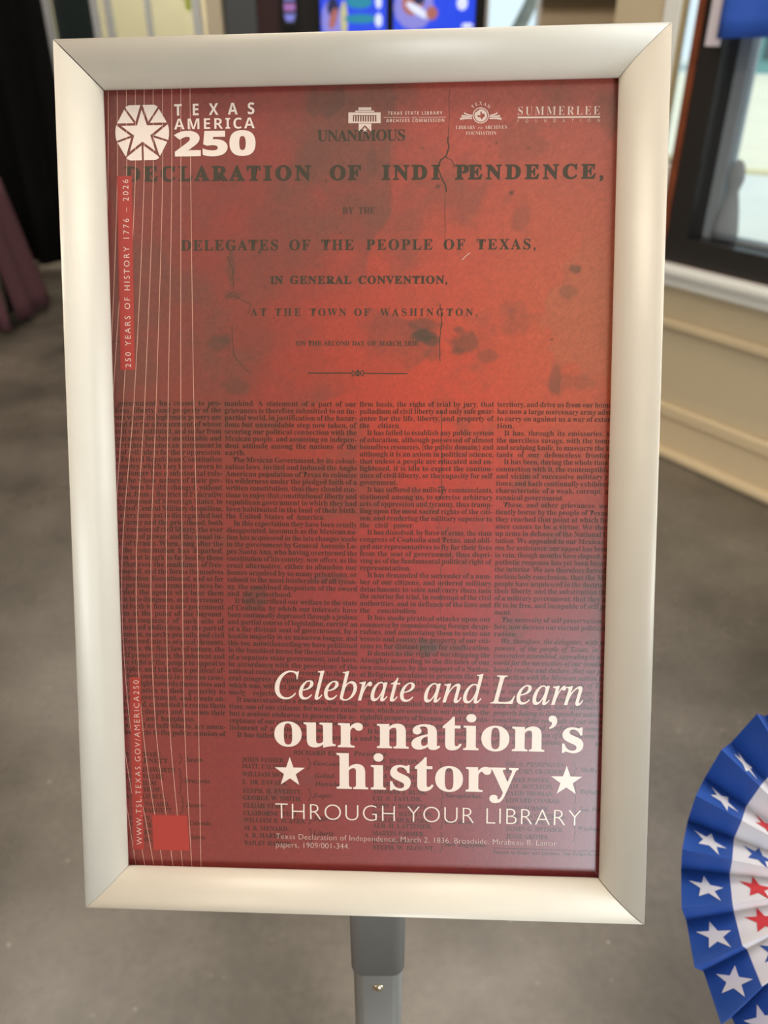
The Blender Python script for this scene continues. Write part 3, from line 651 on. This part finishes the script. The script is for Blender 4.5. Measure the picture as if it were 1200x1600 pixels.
Z1, Z2, Z3, Z4, Z5 = 0.00004, 0.00008, 0.00012, 0.00016, 0.00020
hd = Ink()
def words(lst, st, cap, yl, yr, x0, x1, off=0.0, ink_=None, z=Z1, mode='fit', k=1.0):
    for t_, a_, b_ in lst:
        f = lambda x: yl + (yr - yl) * (x - x0) / (x1 - x0)
        (ink_ or hd).line(t_, st, (a_, f(a_)), (b_, f(b_)), cap, z, mode, off, k)
words([('UNANIMOUS', 495.5, 633)], 'bs', 16, 220.5, 219.5, 495, 633, 0.012, mode='track', k=1.0)
words([('DECLARATION', 195, 486), ('OF', 515, 564), ('IND', 596.5, 667.5), ('I', 674, 687), ('P', 711, 726), ('ENDENCE,', 731, 943)], 'bs', 21, 283, 278.5, 196, 943, 0.030, mode='track', k=1.08)
words([('BY', 535, 553), ('THE', 560, 586)], 'bs', 10, 334, 334, 535, 586)
words([('DELEGATES', 283, 434.5), ('OF', 452, 485), ('THE', 502, 553), ('PEOPLE', 572, 676), ('OF', 693, 726.5), ('TEXAS,', 744.5, 837)], 'bs', 15.5, 391.5, 389.3, 283, 837, 0.012, mode='track', k=1.0)
words([('IN', 422, 442.5), ('GENERAL', 453, 549.5), ('CONVENTION,', 560, 699)], 'bs', 11.5, 443.5, 443, 422, 699, 0.026, mode='track', k=1.08)
words([('AT', 391.5, 416), ('THE', 429.5, 470), ('TOWN', 484, 541), ('OF', 553.5, 578), ('WASHINGTON,', 594, 746)], 'bs', 11, 493.5, 493.5, 391, 746, 0.008, mode='track', k=0.98)
words([('ON', 463, 478), ('THE', 481, 503), ('SECOND', 507, 546), ('DAY', 550, 570), ('OF', 574, 588), ('MARCH,', 593, 629), ('1836.', 632, 655)], 'bs', 7.2, 540, 540.5, 463, 655, 0.012)
hd.strip([PP(481, 583), PP(549, 583)], 0.0006, Z1); hd.strip([PP(569, 583.5), PP(637, 583.8)], 0.0006, Z1)
for k in (-1, 1):
    pts = [(559 + k * 4 + 5.5 * math.sin(a) * 0.9, 583.3 + 4.2 * math.sin(2 * a)) for a in [i * math.tau / 24 for i in range(25)]]
    hd.strip([PP(*p) for p in pts], 0.0005, Z1)
hd.build('printed_heading', I_dark, 'dark old style heading lettering')

C1 = """When a government has ceased to pro-|tect the lives, liberty, and property of the|people from whom its legitimate powers are|derived, and for the advancement of whose|happiness it was instituted; and so far from|being a guarantee for their inestimable and|inalienable rights, becomes an instrument in|the hands of evil rulers for their oppression.|When the Federal Republican Constitution|of their country, which they have sworn to|support, no longer has a substantial exis-|tence, and the whole nature of their gov-|ernment has been forcibly changed, without|their consent, from a Restricted Federative|Republic, composed of Sovereign States, to|a consolidated Central Military despotism,|in which every interest is disregarded but|that of the army and the priesthood, both|the eternal enemies of civil liberty, the ever|ready minions of power, and the usual in-|struments of tyrants. When, long after the|spirit of the constitution has departed,|moderation is at length so far lost by those|in power, that even the semblance of free-|dom is removed, and the forms themselves|of the constitution discontinued, and so far|from their petitions and remonstrances be-|ing regarded, the agents who bear them|are thrown into dungeons, and mercenary|armies sent forth to force a new government|upon them at the point of the bayonet.~|When, in consequence of such acts of|malfeasance and abdication on the part of|the government, anarchy prevails and civil|society is dissolved into its original elements.|In such a crisis, the first law of nature, the|right of self preservation, the inherent and|inalienable right of the people to appeal to|first principles, and take their political af-|fairs into their own hands in extreme cases,|enjoins it as a right towards themselves and|a sacred obligation to their posterity to|abolish such government, and create an-|other in its stead, calculated to rescue them|from impending dangers, and to secure their|future welfare and happiness.~|Nations, as well as individuals, are amen-|able for their acts to the public opinion of"""
C2 = """mankind. A statement of a part of our|grievances is therefore submitted to an im-|partial world, in justification of the hazar-|dous but unavoidable step now taken, of|severing our political connection with the|Mexican people, and assuming an indepen-|dent attitude among the nations of the|earth.~|>The Mexican Government, by its coloni-|zation laws, invited and induced the Anglo|American population of Texas to colonize|its wilderness under the pledged faith of a|written constitution, that they should con-|tinue to enjoy that constitutional liberty and|republican government to which they had|been habituated in the land of their birth,|the United States of America.~|>In this expectation they have been cruelly|disappointed, inasmuch as the Mexican na-|tion has acquiesced in the late changes made|in the government by General Antonio Lo-|pez Santa Ana, who having overturned the|constitution of his country, now offers, as the|cruel alternative, either to abandon our|homes acquired by so many privations, or|submit to the most intolerable of all tyran-|ny, the combined despotism of the sword|and the priesthood.~|>It hath sacrificed our welfare to the state|of Coahuila, by which our interests have|been continually depressed through a jealous|and partial course of legislation, carried on|at a far distant seat of government, by a|hostile majority in an unknown tongue, and|this too, notwithstanding we have petitioned|in the humblest terms for the establishment|of a separate state government, and have,|in accordance with the provisions of the|national constitution, presented to the gen-|eral congress a republican constitution,|which was, without just cause, contemptu-|ously rejected.~|>It incarcerated in a dungeon, for a long|time, one of our citizens, for no other cause|but a zealous endeavor to procure the ac-|ceptance of our constitution and the estab-|lishment of a state government.~|>It has failed and refused to secure, on a"""
C3 = """firm basis, the right of trial by jury, that|palladium of civil liberty and only safe guar-|antee for the life, liberty, and property of|the citizen.~|>It has failed to establish any public system|of education, although possessed of almost|boundless resources, (the public domain;) and|although it is an axiom in political science,|that unless a people are educated and en-|lightened, it is idle to expect the continu-|ance of civil liberty, or the capacity for self|government.~|>It has suffered the military commandants,|stationed among us, to exercise arbitrary|acts of oppression and tyranny, thus tramp-|ling upon the most sacred rights of the citi-|zen, and rendering the military superior to|the civil power.~|>It has dissolved, by force of arms, the state|congress of Coahuila and Texas, and obli-|ged our representatives to fly for their lives|from the seat of government, thus depri-|ving us of the fundamental political right of|representation.~|>It has demanded the surrender of a num-|ber of our citizens, and ordered military|detachments to seize and carry them into|the interior for trial, in contempt of the civil|authorities, and in defiance of the laws and|the constitution.~|>It has made piratical attacks upon our|commerce by commissioning foreign despe-|radoes, and authorizing them to seize our|vessels and convey the property of our citi-|zens to far distant ports for confiscation.~|>It denies us the right of worshipping the|Almighty according to the dictates of our|own conscience, by the support of a Nation-|al Religion calculated to promote the tem-|poral interest of its human functionaries,|rather than the glory of the true and living|God.~|>It has demanded us to deliver up our|arms, which are essential to our defence\u2014the|rightful property of freemen\u2014and formida-|ble only to tyrannical governments.~|>It has invaded our country both by sea|and by land, with intent to lay waste our"""
C4 = """territory, and drive us from our homes, and|has now a large mercenary army advancing|to carry on against us a war of extermina-|tion.~|>It has, through its emissaries, incited|the merciless savage, with the tomahawk|and scalping knife, to massacre the inhabi-|tants of our defenceless frontiers.~|>It has been, during the whole time of our|connection with it, the contemptible sport|and victim of successive military revolu-|tions, and hath continually exhibited every|characteristic of a weak, corrupt, and ty-|rannical government.~|>These, and other grievances, were pa-|tiently borne by the people of Texas, until|they reached that point at which forbear-|ance ceases to be a virtue. We then took|up arms in defence of the National Consti-|tution. We appealed to our Mexican breth-|ren for assistance: our appeal has been made|in vain; though months have elapsed, no sym-|pathetic response has yet been heard from|the interior. We are therefore forced to the|melancholy conclusion, that the Mexican|people have acquiesced in the destruction of|their liberty, and the substitution therefor|of a military government; that they are un-|fit to be free, and incapable of self govern-|ment.~|>The necessity of self preservation, there-|fore, now decrees our eternal political sepa-|ration.~|>*We, therefore, the delegates, with plenary|*powers, of the people of Texas, in solemn|*convention assembled, appealing to a candid|*world for the necessities of our condition, do|*hereby resolve and declare, that our political|*connection with the Mexican nation has for-|*ever ended, and that the people of Texas do|*now constitute a free, sovereign, and in-|*dependent Republic, and are fully invested|*with all the rights and attributes which|*properly belong to independent nations; and,|*conscious of the rectitude of our intentions,|*we fearlessly and confidently commit the|*issue to the decision of the Supreme Arbiter|*of the destinies of nations."""
def column(name, txt, tl, trr, bl, br):
    ik = Ink(); ls = txt.split('|'); n = len(ls)
    for i, t_ in enumerate(ls):
        f = i / 47.0
        xl, yl = tl[0] + (bl[0] - tl[0]) * f, tl[1] + (bl[1] - tl[1]) * f
        xr, yr = trr[0] + (br[0] - trr[0]) * f, trr[1] + (br[1] - trr[1]) * f
        full = not t_.endswith('~'); t_ = t_.rstrip('~')
        if t_.startswith('>'): t_ = t_[1:]; q = 11.5 / (xr - xl); xl, yl = xl + 11.5, yl + (yr - yl) * q
        st = 'bs'
        if t_.startswith('*'): st = 'bi'; t_ = t_[1:]
        if not full:
            nchar = len(t_) * 5.3; q = min(1, nchar / (xr - xl)); yr = yl + (yr - yl) * q; xr = xl + (xr - xl) * q
        ik.line(t_, st, (xl, yl), (xr, yr), 8.0, Z1, 'just', 0.007, 1.0, 0.2, 2)
    ik.build(name, I_body, 'small dark printed text column')
column('printed_text_column', C1, (139, 634), (345.5, 633.5), (152, 1146), (353, 1150.5))
column('printed_text_column', C2, (350.5, 634), (557, 635.5), (359, 1151), (559, 1157))
column('printed_text_column', C3, (562, 635.5), (772, 635.5), (562.5, 1157), (764, 1162))
column('printed_text_column', C4, (777, 635.5), (984, 637), (769, 1162), (968, 1166))

sg_ = Ink()
def nm(t_, x, y, cw=5.9, st='bs', cap=7.0, xr=None):
    xr = xr or x + len(t_) * cw; sg_.line(t_, st, (x, y), (xr, y + (xr - x) * 0.022), cap, Z1, 'fit', 0.005, 1.0, 0.3, 2)
nm('RICHARD ELLIS,', 458.5, 1179, xr=546); nm('President.', 552, 1180.5, st='bi', xr=606)
for t_, y, xr in [('JOHN FISHER,', 1190, 445), ('MATT. CALDWELL,', 1200, 460), ('WILLIAM MOTLEY,', 1212.5, 468), ('L. DE ZAVALA,', 1225, 449), ('STEPH. H. EVERITT,', 1238.5, 472), ('GEORGE W. SMITH,', 1249.5, 471), ('ELIJAH STAPP,', 1261.5, 448), ('CLAIBORNE WEST,', 1273.5, 466), ('WILLIAM B. SCATES,', 1284.5, 477), ('M. B. MENARD,', 1297, 451), ('A. B. HARDIN,', 1308, 448), ('BAILEY HARDIN,', 1320, 456)]:
    nm(t_, 378 + (y - 1190) * 0.03, y, xr=xr)
for t_, x, y, xr in [('Gonzales.', 490, 1196, 534), ('Goliad.', 492, 1215, 524), ('Harrisburg.', 492, 1228, 543), ('Jasper.', 488, 1246, 521), ('Jefferson.', 489, 1282, 530), ('Liberty.', 489, 1305, 524), ('Mina.', 695, 1206, 722), ('Nacogdoches.', 694, 1246, 754), ('Red River.', 694, 1287, 742), ('San Augustine.', 694, 1322, 762), ('Shelby.', 907, 1206, 936), ('Refugio.', 905, 1240, 944), ('San Patricio.', 905, 1268, 958), ('Washington.', 903, 1298, 958), ('Austin.', 288, 1190, 319), ('Brazoria.', 288, 1223, 330), ('Bexar.', 290, 1261, 319), ('Colorado.', 296, 1289, 331), ('Sabine.', 298, 1311, 322)]:
    nm(t_, x, y, st='bi', xr=xr)
for t_, y, xr in [('J. W. BUNTON,', 1192, 655), ('THOS. J. GAZLEY,', 1203, 673), ('R. M. COLEMAN,', 1216, 664), ('ROBERT POTTER,', 1228, 666), ('THOMAS J. RUSK,', 1240, 667), ('CH. S. TAYLOR,', 1250.5, 659), ('JOHN S. ROBERTS,', 1262, 668), ('ROBERT HAMILTON,', 1274, 676), ('COLLIN MCKINNEE,', 1284, 671), ('ALB. H. LATTIMER,', 1293, 675), ('MARTIN PARMER,', 1305, 663), ('E. O. LEGRAND,', 1317, 655), ('STEPH. W. BLOUNT,', 1327, 679)]:
    nm(t_, 582.5, y, xr=xr)
for t_, y, xr in [('SYD. O. PENNINGTON,', 1197, 884), ("WM. CAR'L CRAWFORD,", 1208, 886), ('JAMES POWER,', 1221.5, 860), ('SAM. HOUSTON,', 1231.5, 864), ('DAVID THOMAS,', 1242.5, 864), ('EDWARD CONRAD,', 1253.5, 876), ('JOHN TURNER,', 1266, 858), ('B. BRIGGS GOODRICH,', 1277, 884), ('G. W. BARNETT,', 1287, 866), ('JAMES G. SWISHER,', 1298, 880), ('JESSE GRIMES,', 1310, 857)]:
    nm(t_, 790, y, xr=xr)
for t_, x, y, xr in [('C. B. STEWART,', 184, 1181, 253), ('T. BARNETT.', 197, 1191, 264), ('J. COLLINSWORTH,', 188, 1205, 276), ('EDWIN WALLER,', 190, 1215.5, 256), ('A. BRIGHAM,', 190, 1226, 246), ('J. S. D. BYROM.', 190, 1235.5, 251), ('FRANCISCO RUIZ,', 186, 1246.5, 260), ('A. NAVARO,', 215, 1259, 265), ('J. B. BADGETT.', 204, 1268.5, 270), ('W. D. LACY,', 190, 1281, 236), ('W. MENEFEE,', 192, 1291, 238), ('J. GAINES,', 194, 1303, 238), ('W. C. CLARK,', 196, 1313, 238)]:
    nm(t_, x, y, xr=xr)
def brace(x, y0, y1):
    ym = (y0 + y1) / 2; pts = [(x, y0), (x + 3, y0 + 3), (x + 3, ym - 3), (x + 6, ym), (x + 3, ym + 3), (x + 3, y1 - 3), (x, y1)]
    sg_.strip([PP(*p) for p in pts], 0.0004, Z1)
for b_ in [(279, 1177, 1194), (279, 1200, 1240), (282, 1243, 1271), (286, 1276, 1296), (287, 1300, 1316), (480, 1184, 1203), (481, 1232, 1252), (482, 1256, 1288), (483, 1294, 1322), (686, 1190, 1220), (687, 1226, 1264), (687, 1268, 1296), (687, 1301, 1332), (895, 1190, 1212), (896, 1217, 1257), (896, 1262, 1282), (895, 1284, 1314)]: brace(*b_)
sg_.strip([PP(771, 1325), PP(953, 1331)], 0.0004, Z1); nm('Printed by Baker and Bordens, San Felipe de Austin.', 770, 1334, st='bs', cap=5.5, xr=952)
sg_.build('printed_signatures', I_body, 'dark list of signers and places')

# creases, cracks and specks of the old sheet
def crk(pts, wd=0.0006):
    out = []; ck = Ink()
    for (a_, b_) in zip(pts, pts[1:]):
        for k in range(6): f = k / 6; out.append((a_[0] + (b_[0] - a_[0]) * f + random.uniform(-1, 1) * 0.8, a_[1] + (b_[1] - a_[1]) * f))
    out.append(pts[-1]); ck.strip([PP(*p) for p in out], wd, Z1); ck.build('printed_crease', I_dark)
crk([(700, 214), (701, 232), (697, 244), (688, 250), (684, 262), (690, 278), (696, 290), (698, 300)], 0.0007); crk([(696, 246), (706, 250), (710, 262)], 0.0004)
crk([(702, 140), (701, 214)], 0.00025); crk([(696, 300), (695, 390)], 0.00025); crk([(688, 475), (690, 500), (687, 532), (688, 565)], 0.0005); crk([(690, 640), (690, 770)], 0.0004); crk([(684, 762), (694, 760), (690, 775), (684, 782)], 0.0006)
crk([(355, 400), (363, 420), (366, 455), (352, 465)], 0.0003); crk([(366, 462), (392, 476), (388, 490)], 0.0003); crk([(362, 510), (365, 555), (390, 585)], 0.0003); crk([(178, 533), (190, 535)], 0.0005)
crk([(680, 800), (690, 830), (688, 960)], 0.00025)
sc_ = Ink(); sc_.strip([PP(722, 406), PP(727, 401), PP(734, 395)], 0.0003, Z2); sc_.build('scratch', I_cream2)

# fine vertical lines at left
ln = Ink()
LY = [128, 150, 300, 617, 890, 1130, 1350, 1362]
LX = {1: [169, 169.3, 168.5, 160, 148, 150, 183, 186], 2: [183.3, 183.4, 183, 171, 158, 168, 198, 201], 3: [197.4, 197.5, 197.2, 177, 165, 181, 212, 215], 4: [211.5, 211.6, 210.7, 193.5, 178, 190, 226, 228.5], 5: [225.3, 225.4, 224.7, 210, 190.5, 203, 240, 242],
      6: [239.2, 239.3, 239, 226.7, 213, 222.5, 254, 256], 7: [254, 254, 253.7, 244.5, 236, 243, 270, 272], 8: [268.3, 268.3, 268.3, 263, 260, 265, 285, 286.5], 9: [282.6, 282.6, 282.7, 282.7, 285, 288.5, 299.5, 300.5], 10: [297, 297, 298.3, 302.7, 309, 310.5, 314, 314.5]}
def crom(xs_, ys_, n=12):
    out = []
    for i in range(len(xs_) - 1):
        h = ys_[i + 1] - ys_[i]
        m0 = (xs_[i + 1] - xs_[max(i - 1, 0)]) / (ys_[i + 1] - ys_[max(i - 1, 0)]); m1 = (xs_[min(i + 2, len(xs_) - 1)] - xs_[i]) / (ys_[min(i + 2, len(xs_) - 1)] - ys_[i])
        for k in range(n):
            t_ = k / n; out.append(((2 * t_ ** 3 - 3 * t_ ** 2 + 1) * xs_[i] + (t_ ** 3 - 2 * t_ ** 2 + t_) * h * m0 + (-2 * t_ ** 3 + 3 * t_ ** 2) * xs_[i + 1] + (t_ ** 3 - t_ ** 2) * h * m1, ys_[i] + t_ * h))
    out.append((xs_[-1], ys_[-1])); return out
for k, xs_ in LX.items():
    pts = [PP(*p) for p in crom(xs_, LY)]; run = []
    for p in pts + [None]:
        if p is not None and p.x > -PW / 2 + 0.001: run.append(p)
        else:
            if len(run) > 2: ln.strip(run, 0.00034, Z2)
            run = []
ln.build('printed_lines', I_line, 'thin pale lines')

# red side labels
for pts in ([(183, 275.5), (206, 275), (211, 578), (188.5, 578)], [(202.5, 1058), (219.5, 1058), (225, 1327), (208, 1327)], [(237.5, 1273), (293, 1274), (296.5, 1329), (240.5, 1328)]):
    bx = Ink(); bx.rect(pts, Z3); bx.build('printed_red_label', I_box, 'bright red label box')
for args in (('250 YEARS OF HISTORY 1776 \u2013 2026', 'bf', (205, 574), (200.6, 280.5), 9.2, Z4, 'track', -0.004, 0.98, 0.34), ('WWW.TSL.TEXAS.GOV/AMERICA250', 'bf', (222.5, 1319.5), (217, 1063), 8.6, Z4, 'track', -0.012, 0.98, 0.3)):
    lt = Ink(); lt.line(*args); lt.build('side_lettering', I_cream2, 'cream lettering running up the side')

# emblem and wordmark
em = Ink()
EC = PP(222.3, 207.5); U = 0.000337
def hexr(a):
    m = min(40.6 / max(1e-6, abs(math.cos(a - R(90 + 60 * k)))) for k in range(6) if math.cos(a - R(90 + 60 * k)) > 0.1); return min(m, 41.8 if abs(math.cos(a)) > 0.8 else 45.3)
SRo, SRi = 34.0, 13.2
def starr(a):                                             # star radius at angle a
    q = (a - math.pi / 2) % (math.tau / 5); q = min(q, math.tau / 5 - q)
    x0, y0 = SRo, 0.0; x1, y1 = SRi * math.cos(math.pi / 5), SRi * math.sin(math.pi / 5)
    return (x0 * y1 - x1 * y0) / (math.cos(q) * (y1 - y0) - math.sin(q) * (x1 - x0))
em.poly([(EC.x + U * (SRo if i % 2 == 0 else SRi) * math.cos(math.pi / 2 + i * math.pi / 5), EC.y + U * (SRo if i % 2 == 0 else SRi) * math.sin(math.pi / 2 + i * math.pi / 5)) for i in range(10)], Z4)
for i in range(10):
    a0, a1 = math.pi / 2 + i * math.pi / 5, math.pi / 2 + (i + 1) * math.pi / 5; tip0 = i % 2 == 0
    inner, outer = [], []
    for k in range(15):
        f = k / 14; aa = a0 + (a1 - a0) * f
        ri = starr(aa) + 3.7 / max(0.33, math.sin(abs((aa - (a0 if tip0 else a1))) + 0.32)); ro = hexr(aa)
        g0, g1 = 1.5 / ri, 1.5 / ri
        ai = min(max(aa, a0 + 1.5 / ri), a1 - 1.5 / ri); ao = min(max(aa, a0 + 1.5 / ro), a1 - 1.5 / ro)
        ri = starr(ai) + 3.7 / max(0.33, math.sin(abs((ai - (a0 if tip0 else a1))) + 0.32)); ri = min(ri, hexr(ai) - 0.4)
        inner.append((EC.x + U * ri * math.cos(ai), EC.y + U * ri * math.sin(ai))); outer.append((EC.x + U * hexr(ao) * math.cos(ao), EC.y + U * hexr(ao) * math.sin(ao)))
    em.add(np.array(inner + outer), [(k, k + 1, 15 + k + 1, 15 + k) for k in range(14)], Z4)
em.build('star_emblem', I_cream, 'cream star in a hexagon')
wmk = Ink()
wmk.line('TEXAS', 'sb', (272.5, 181), (397.7, 178.3), 17.0, Z4, 'track', 0.004, 0.92)
wmk.line('AMERICA', 'sb', (272.3, 202.7), (398, 200.6), 16.0, Z4, 'track', -0.006, 1.08)
wmk.line('250', 'sb', (272.5, 243.2), (399.5, 241.6), 34.5, Z4, 'track', 0.03, 1.5, res=6)
wmk.build('wordmark', I_cream, 'cream wordmark')

# three sponsor logos at top right
lg = Ink()
def lpx(pts, z=Z4): lg.rect(pts, z)
def q(x, y): return (530 + x / 2.79, 150 + y / 2.79)
def qr(x0, y0, x1, y1): lpx([q(x0, y0), q(x1, y0), q(x1, y1), q(x0, y1)])
qr(84, 50, 140, 62); qr(70, 64, 153, 70); qr(40, 72, 181, 84); qr(40, 84, 60, 119); qr(162, 84, 181, 119); qr(60, 112, 162, 119)
for k in range(9): qr(65 + k * 10.8, 87, 69.5 + k * 10.8, 112)
cx, cy, rs = 112, 147, 13
sp_ = [(cx + (rs if i % 2 == 0 else rs * 0.4) * math.sin(i * math.pi / 5), cy - (rs if i % 2 == 0 else rs * 0.4) * math.cos(i * math.pi / 5)) for i in range(10)]
lpx([q(85, 121), q(140, 121), q(140, 155), q(112.5, 128), q(85, 155)]); lpx([q(*p) for p in sp_])
lg.line('TEXAS STATE LIBRARY', 'sb', (606, 179.6), (691, 179.2), 5.0, Z4, 'track', -0.008, 0.9, 0.3)
lg.line('ARCHIVES COMMISSION', 'sb', (603.5, 191.2), (694, 190.8), 5.0, Z4, 'track', -0.008, 0.9, 0.3)
lg.strip([PP(599.5, 183.6), PP(640, 183.5)], 0.0002, Z4); lg.strip([PP(654, 183.5), PP(697, 183.3)], 0.0002, Z4); lg.line('AND', 'sr', (643, 185), (651.5, 185), 2.3, Z4, 'fit')
C = q(617, 85)
def ring(r0, r1):
    n = 40; co = []
    for i in range(n):
        a = i * math.tau / n
        for r_ in (r0, r1): p = PP(C[0] + r_ * math.cos(a), C[1] + r_ * math.sin(a)); co.append((p.x, p.y))
    lg.add(np.array(co), [(2 * i, 2 * i + 1, (2 * i + 3) % (2 * n), (2 * i + 2) % (2 * n)) for i in range(n)], Z4)
ring(11.2, 12.6)
# white disc with the state outline cut out of it: radial strips between outline and rim
TX = [(-0.10, 0.95), (0.25, 0.95), (0.25, 0.50), (0.62, 0.42), (0.95, 0.36), (0.98, -0.02), (1.02, -0.30), (0.62, -0.52), (0.40, -0.78), (0.42, -1.02), (0.10, -0.88), (-0.12, -0.48), (-0.32, -0.42), (-0.48, -0.58), (-0.72, -0.30), (-0.98, 0.02), (-0.10, 0.05)]
tx = [(C[0] + 6.2 * x, C[1] - 6.2 * y) for x, y in TX]; n = len(tx); co = []
for x, y in tx:
    a = math.atan2(y - C[1], x - C[0]); p = PP(x, y); r_ = PP(C[0] + 9.9 * math.cos(a), C[1] + 9.9 * math.sin(a)); co += [(p.x, p.y), (r_.x, r_.y)]
lg.add(np.array(co), [(2 * i, 2 * i + 1, (2 * i + 3) % (2 * n), (2 * i + 2) % (2 * n)) for i in range(n)], Z4)
for s_ in (-1, 1):
    for k, (xo, y0, y1, th) in enumerate([(32.3, 5.4, 5.0, 3.6), (30.0, 0.8, 2.0, 3.0), (26.0, -3.6, -0.2, 2.6)]):
        pts = []
        for j in range(7):
            f = j / 6; x = 13.5 + (xo - 13.5) * f; y = y1 + (y0 - y1) * f + (2.4 - 2.6 * k) * (f - f * f) * -1.2; pts.append((C[0] + s_ * x, C[1] + y, th * (0.55 + 0.45 * f)))
        up_ = [PP(x, y - t_ / 2) for x, y, t_ in pts]; lo_ = [PP(x, y + t_ / 2) for x, y, t_ in pts]
        lg.add(np.array([tuple(v) for v in up_ + lo_]), [(j, j + 1, 7 + j + 1, 7 + j) for j in range(6)], Z4)
for i, ch in enumerate('TEXAS'):
    a = R(-90 + (i - 2) * 21); x, y = C[0] + 16.2 * math.cos(a), C[1] + 16.2 * math.sin(a); tx_, ty_ = -math.sin(a), math.cos(a)
    lg.line(ch, 'bs', (x - 2.3 * tx_, y - 2.3 * ty_), (x + 2.3 * tx_, y + 2.3 * ty_), 5.2, Z4, 'fit', -0.012)
lg.line('LIBRARY', 'bs', (712, 202), (743, 202), 5.2, Z4, 'fit', -0.012); lg.line('AND', 'is', (745.5, 201.6), (754, 201.5), 3.0, Z4, 'fit'); lg.line('ARCHIVES', 'bs', (757, 201.8), (792, 201.4), 5.2, Z4, 'fit', -0.012)
lg.line('FOUNDATION', 'bs', (728, 211), (775.5, 210.7), 5.2, Z4, 'fit', -0.012)
lg.line('SUMMERLEE', 'bs', (809.3, 180.2), (937, 179.3), 13.0, Z4, 'track', -0.012, 0.86)
lpx([(808.8, 182.6), (937.3, 181.6), (937.3, 184.2), (808.8, 185.2)])
lg.line('FOUNDATION', 'bf', (808.5, 191.8), (937, 190.8), 5.0, Z4, 'track', -0.012, 0.8)
lg.build('sponsor_logos', I_cream2, 'three cream sponsor logos')

# title block
tt = Ink()
tt.line('Celebrate and Learn', 'is', (429.5, 1091), (911, 1102), 44.5, Z5, 'fit', 0.004, res=6, sp=0.22)
tt.line('our nation\u2019s', 'bs', (429, 1164.5), (911, 1175.3), 56, Z5, 'fit', 0.006, res=6, sp=0.22)
tt.line('history', 'bs', (526, 1231.5), (809.5, 1238), 57, Z5, 'fit', 0.006, res=6)
tt.build('title_lettering', I_cream, 'large cream serif title')
for x, y in ((453, 1206.5), (885, 1220.5)):
    st_ = Ink(); c = PP(x, y); st_.poly([(c.x + 0.000343 * (25.5 if i % 2 == 0 else 10) * math.cos(R(90) + i * math.pi / 5), c.y + 0.000343 * (25.5 if i % 2 == 0 else 10) * math.sin(R(90) + i * math.pi / 5)) for i in range(10)], Z5)
    st_.build('title_star', I_cream, 'cream star')
sb_ = Ink(); sb_.line('THROUGH YOUR LIBRARY', 'bf', (430.5, 1279), (907.5, 1290.5), 26, Z5, 'track', -0.019, 0.98, 0.3, res=6)
sb_.build('subtitle_lettering', I_cream, 'thin cream capitals')
cp = Ink(); cp.line('Texas Declaration of Independence, March 2, 1836. Broadside. Mirabeau B. Lamar', 'bf', (431.5, 1310.3), (869.5, 1321.6), 8.8, Z5, 'track', -0.020, 0.98, 0.3)
cp.line('papers, 1909/001-344.', 'bf', (431.5, 1323.4), (546, 1326.2), 8.8, Z5, 'track', -0.020, 0.98, 0.3)
cp.build('caption_lettering', I_cream2, 'small cream caption')
bpy.data.objects.remove(tobj); bpy.data.curves.remove(tcur)
